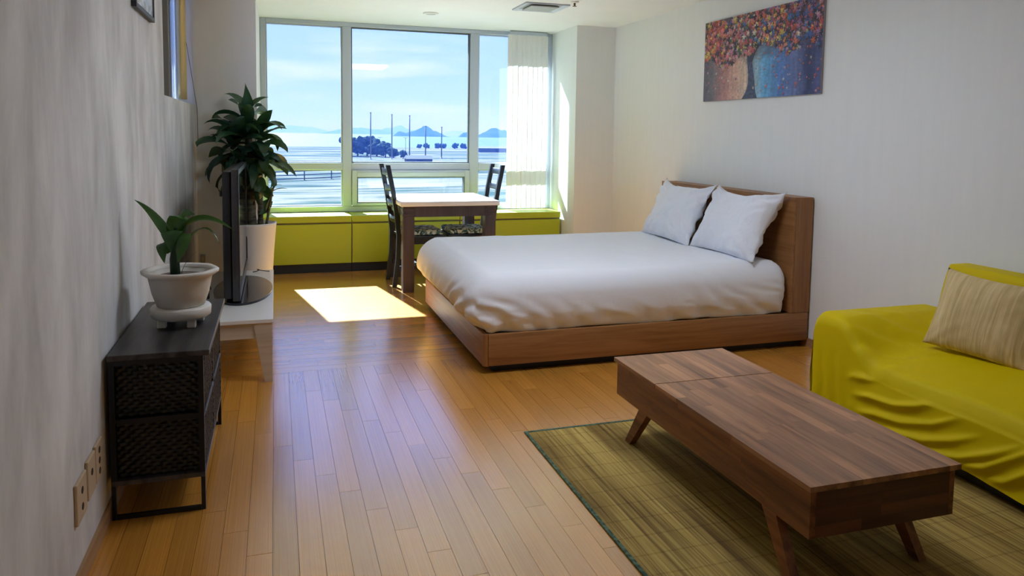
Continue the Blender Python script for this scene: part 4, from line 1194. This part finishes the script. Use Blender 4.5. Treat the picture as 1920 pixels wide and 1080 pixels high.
M_POLE = mat('pole_steel', (0.12, 0.13, 0.14), 0.5, 0.4)
order = ['first', 'second', 'third', 'fourth', 'fifth']
YP = 300.0
for i, (s_, zt_) in enumerate(((0.1210, 0.0266), (0.1506, 0.0250), (0.1764, 0.0242), (0.2005, 0.0104), (0.2256, 0.0094))):
    o = thing('net_pole', order[i] + ' tall steel pole from the left in the large middle pane', 'pole', (s_ * YP, YP + i * 3, ZG), 0, 'tall net poles outside')
    h_ = 1.35 + zt_ * YP - ZG
    MB().tube([(0, 0, 0.001), (0, 0, h_ * 0.5), (0, 0, h_)], [0.26, 0.24, 0.20], 8).build('shaft', M_POLE, o, True)
    MB().box((-0.5, -0.5, 0.0005), (0.5, 0.5, 0.4)).build('footing', M_OUT, o)
    MB().box((-0.30, -0.3, h_ + 0.001), (0.30, 0.3, h_ + 0.25)).build('cap', M_POLE, o)
for i, (px_, lb) in enumerate(((0.1330, 'small street lamp above the wooded knoll'), (0.1675, 'small street lamp between the second and third tall poles'))):
    Yl = 420.0
    o = thing('street_lamp', lb, 'street lamp', (px_ * Yl, Yl, ZG), 0, 'street lamps outside')
    h_ = 1.35 - 0.0055 * Yl - ZG
    MB().tube([(0, 0, 0.001), (0, 0, h_)], [0.14, 0.10], 6).build('post', M_POLE, o)
    MB().tube([(-0.9, 0, h_ + 0.12), (0, 0, h_ + 0.02), (0.9, 0, h_ + 0.12)], 0.08, 6).build('arm', M_POLE, o)
    for s_ in (-1, 1):
        MB().box((s_ * 1.15 - 0.25, -0.2, h_ + 0.10), (s_ * 1.15 + 0.25, 0.2, h_ + 0.26)).build('lamp_head', M_POLE, o)

M_TREE = mat('tree_foliage', (0.040, 0.066, 0.060), 0.9, spec=0.0)
M_TRUNK = mat('tree_trunk', (0.08, 0.06, 0.045), 0.9)
def blob_tree(label, x, y, h_, wd, seed, cat='tree', group='trees outside'):
    o = thing('tree', label, cat, (x, y, ZG), 0, group)
    g = MB()
    rr = random.Random(seed)
    for k in range(26):
        a = rr.random() * 6.28; rad = rr.random() ** 0.6 * wd * 0.40
        c = Vector((math.cos(a) * rad, math.sin(a) * rad, h_ * rr.uniform(0.22, 0.78)))
        r_ = wd * rr.uniform(0.10, 0.19)
        ret = bmesh.ops.create_icosphere(g.bm, subdivisions=2, radius=r_, matrix=Matrix.Translation(c))
        for v in ret['verts']:
            d = (v.co - c)
            v.co = c + d * (1 + 0.55 * noise.noise(v.co * (2.6 / wd * 4) + Vector((seed, 0, 0))))
    g.build('crown', M_TREE, o)
    MB().tube([(0, 0, 0.001), (0, 0, h_ * 0.45)], [wd * 0.05, wd * 0.03], 6).build('trunk', M_TRUNK, o)
    return o
kn = [(0.092, 346, 9.0, 8.5, 'tree of the wooded knoll half hidden by the left mullion'), (0.104, 336, 9.8, 8.5, 'tallest tree of the wooded knoll next to the left mullion'), (0.1165, 348, 9.8, 8.5, 'tree of the wooded knoll left of the first tall pole'),
      (0.129, 338, 8.8, 8.5, 'tree of the wooded knoll right of the first tall pole'), (0.1405, 326, 6.8, 7, 'lower tree on the right slope of the wooded knoll'), (0.1515, 318, 4.8, 5, 'rightmost low tree of the wooded knoll by the second pole'),
      (0.164, 308, 4.0, 4, 'shrubby tree between the second and third tall poles')]
for i, (s_, y_, h_, wd, lb) in enumerate(kn):
    blob_tree(lb, s_ * y_, y_, h_, wd, i * 3.7)
sht = [(0.186, 520, 3.6, 4.0, 'small shore tree right of the third tall pole'), (0.196, 525, 4.2, 5, 'small shore tree left of the fourth tall pole'), (0.212, 520, 4.0, 6, 'small shore tree between the fourth and fifth poles'),
       (0.219, 528, 3.6, 5, 'small shore tree left of the fifth tall pole'), (0.236, 522, 4.4, 5, 'small shore tree right of the fifth tall pole'), (0.248, 526, 3.8, 6, 'small shore tree left of the right mullion')]
for i, (s_, y_, h_, wd, lb) in enumerate(sht):
    blob_tree(lb, s_ * y_, y_, h_, wd, 50 + i * 2.3, group='shore trees outside')
# low sheds by the shore, a boundary wall and a netted fence on the left
M_SHED = mat('shed_wall', (0.09, 0.10, 0.11), 0.8, spec=0.1); M_ROOF = mat('shed_roof', (0.04, 0.05, 0.065), 0.8, spec=0.1)
for i, (xc, yc_, wx, wy, hz, lb) in enumerate(((0.292 * 430, 430, 22, 12, 2.4, 'long low grey shed seen beside the white blind'), (0.185 * 260, 260, 9, 5, 1.6, 'small low shed near the foot of the third pole'))):
    o = thing('shed', lb, 'shed', (xc, yc_, ZG), 0, 'sheds outside')
    MB().box((-wx / 2, -wy / 2, 0.001), (wx / 2, wy / 2, hz)).build('wall', M_SHED, o)
    MB().hexa([(-wx / 2 - .4, -wy / 2 - .4, hz + .001), (wx / 2 + .4, -wy / 2 - .4, hz + .001), (wx / 2 + .4, wy / 2 + .4, hz + .001), (-wx / 2 - .4, wy / 2 + .4, hz + .001),
               (-wx / 2, -0.3, hz + 1.2), (wx / 2, -0.3, hz + 1.2), (wx / 2, 0.3, hz + 1.2), (-wx / 2, 0.3, hz + 1.2)]).build('roof', M_ROOF, o)
    MB().box((-1.0, -wy / 2 - 0.05, 0.001), (1.0, -wy / 2 - 0.002, hz * 0.8)).build('door', M_ROOF, o)
fn_ = thing('boundary_fence', 'long pale boundary fence crossing the ground outside the window', 'fence', (0, 0, ZG))
P0, P1 = Vector((-18, 150, 0)), Vector((60, 205, 0))
for i in range(14):
    p_ = P0.lerp(P1, i / 13)
    MB().box((p_.x - 0.12, p_.y - 0.12, 0.001), (p_.x + 0.12, p_.y + 0.12, 2.2)).build('post', M_SHED, fn_)
for z_ in (0.3, 1.1, 1.9):
    g = MB(); d_ = (P1 - P0).normalized(); n_ = Vector((-d_.y, d_.x, 0)) * 0.05; u_ = Vector((0, 0, 0.22))
    a, b = P0 + Vector((0, 0, z_)) - n_ * 4, P1 + Vector((0, 0, z_)) - n_ * 4
    g.hexa([a - n_, b - n_, b + n_, a + n_, a - n_ + u_, b - n_ + u_, b + n_ + u_, a + n_ + u_]); g.build('rail', M_SHED, fn_)
rd_ = MB().hexa([(-80, 118, ZG + .002), (120, 165, ZG + .002), (120, 172, ZG + .002), (-80, 124, ZG + .002), (-80, 118, ZG + .03), (120, 165, ZG + .03), (120, 172, ZG + .03), (-80, 124, ZG + .03)]).build('road', mat('asphalt', (0.10, 0.10, 0.105), 0.9, spec=0.0))
rd_['kind'] = 'structure'

# sea haze lying over land and water
M_HAZE = bpy.data.materials.new('sea_haze'); M_HAZE.use_nodes = True
t = M_HAZE.node_tree; t.nodes.clear()
o_ = N(t, 'ShaderNodeOutputMaterial'); vs_ = N(t, 'ShaderNodeVolumeScatter')
vs_.inputs['Color'].default_value = (0.10, 0.25, 1.0, 1); vs_.inputs['Density'].default_value = 0.0009; vs_.inputs['Anisotropy'].default_value = -0.6
t.links.new(vs_.outputs[0], o_.inputs['Volume'])
hz_ = MB().box((-8500, 60, ZG + 0.05), (8500, 20000, 220)).build('haze', M_HAZE)
tag(hz_, 'thin blue sea haze over the land and islands outside', 'haze', kind='stuff')
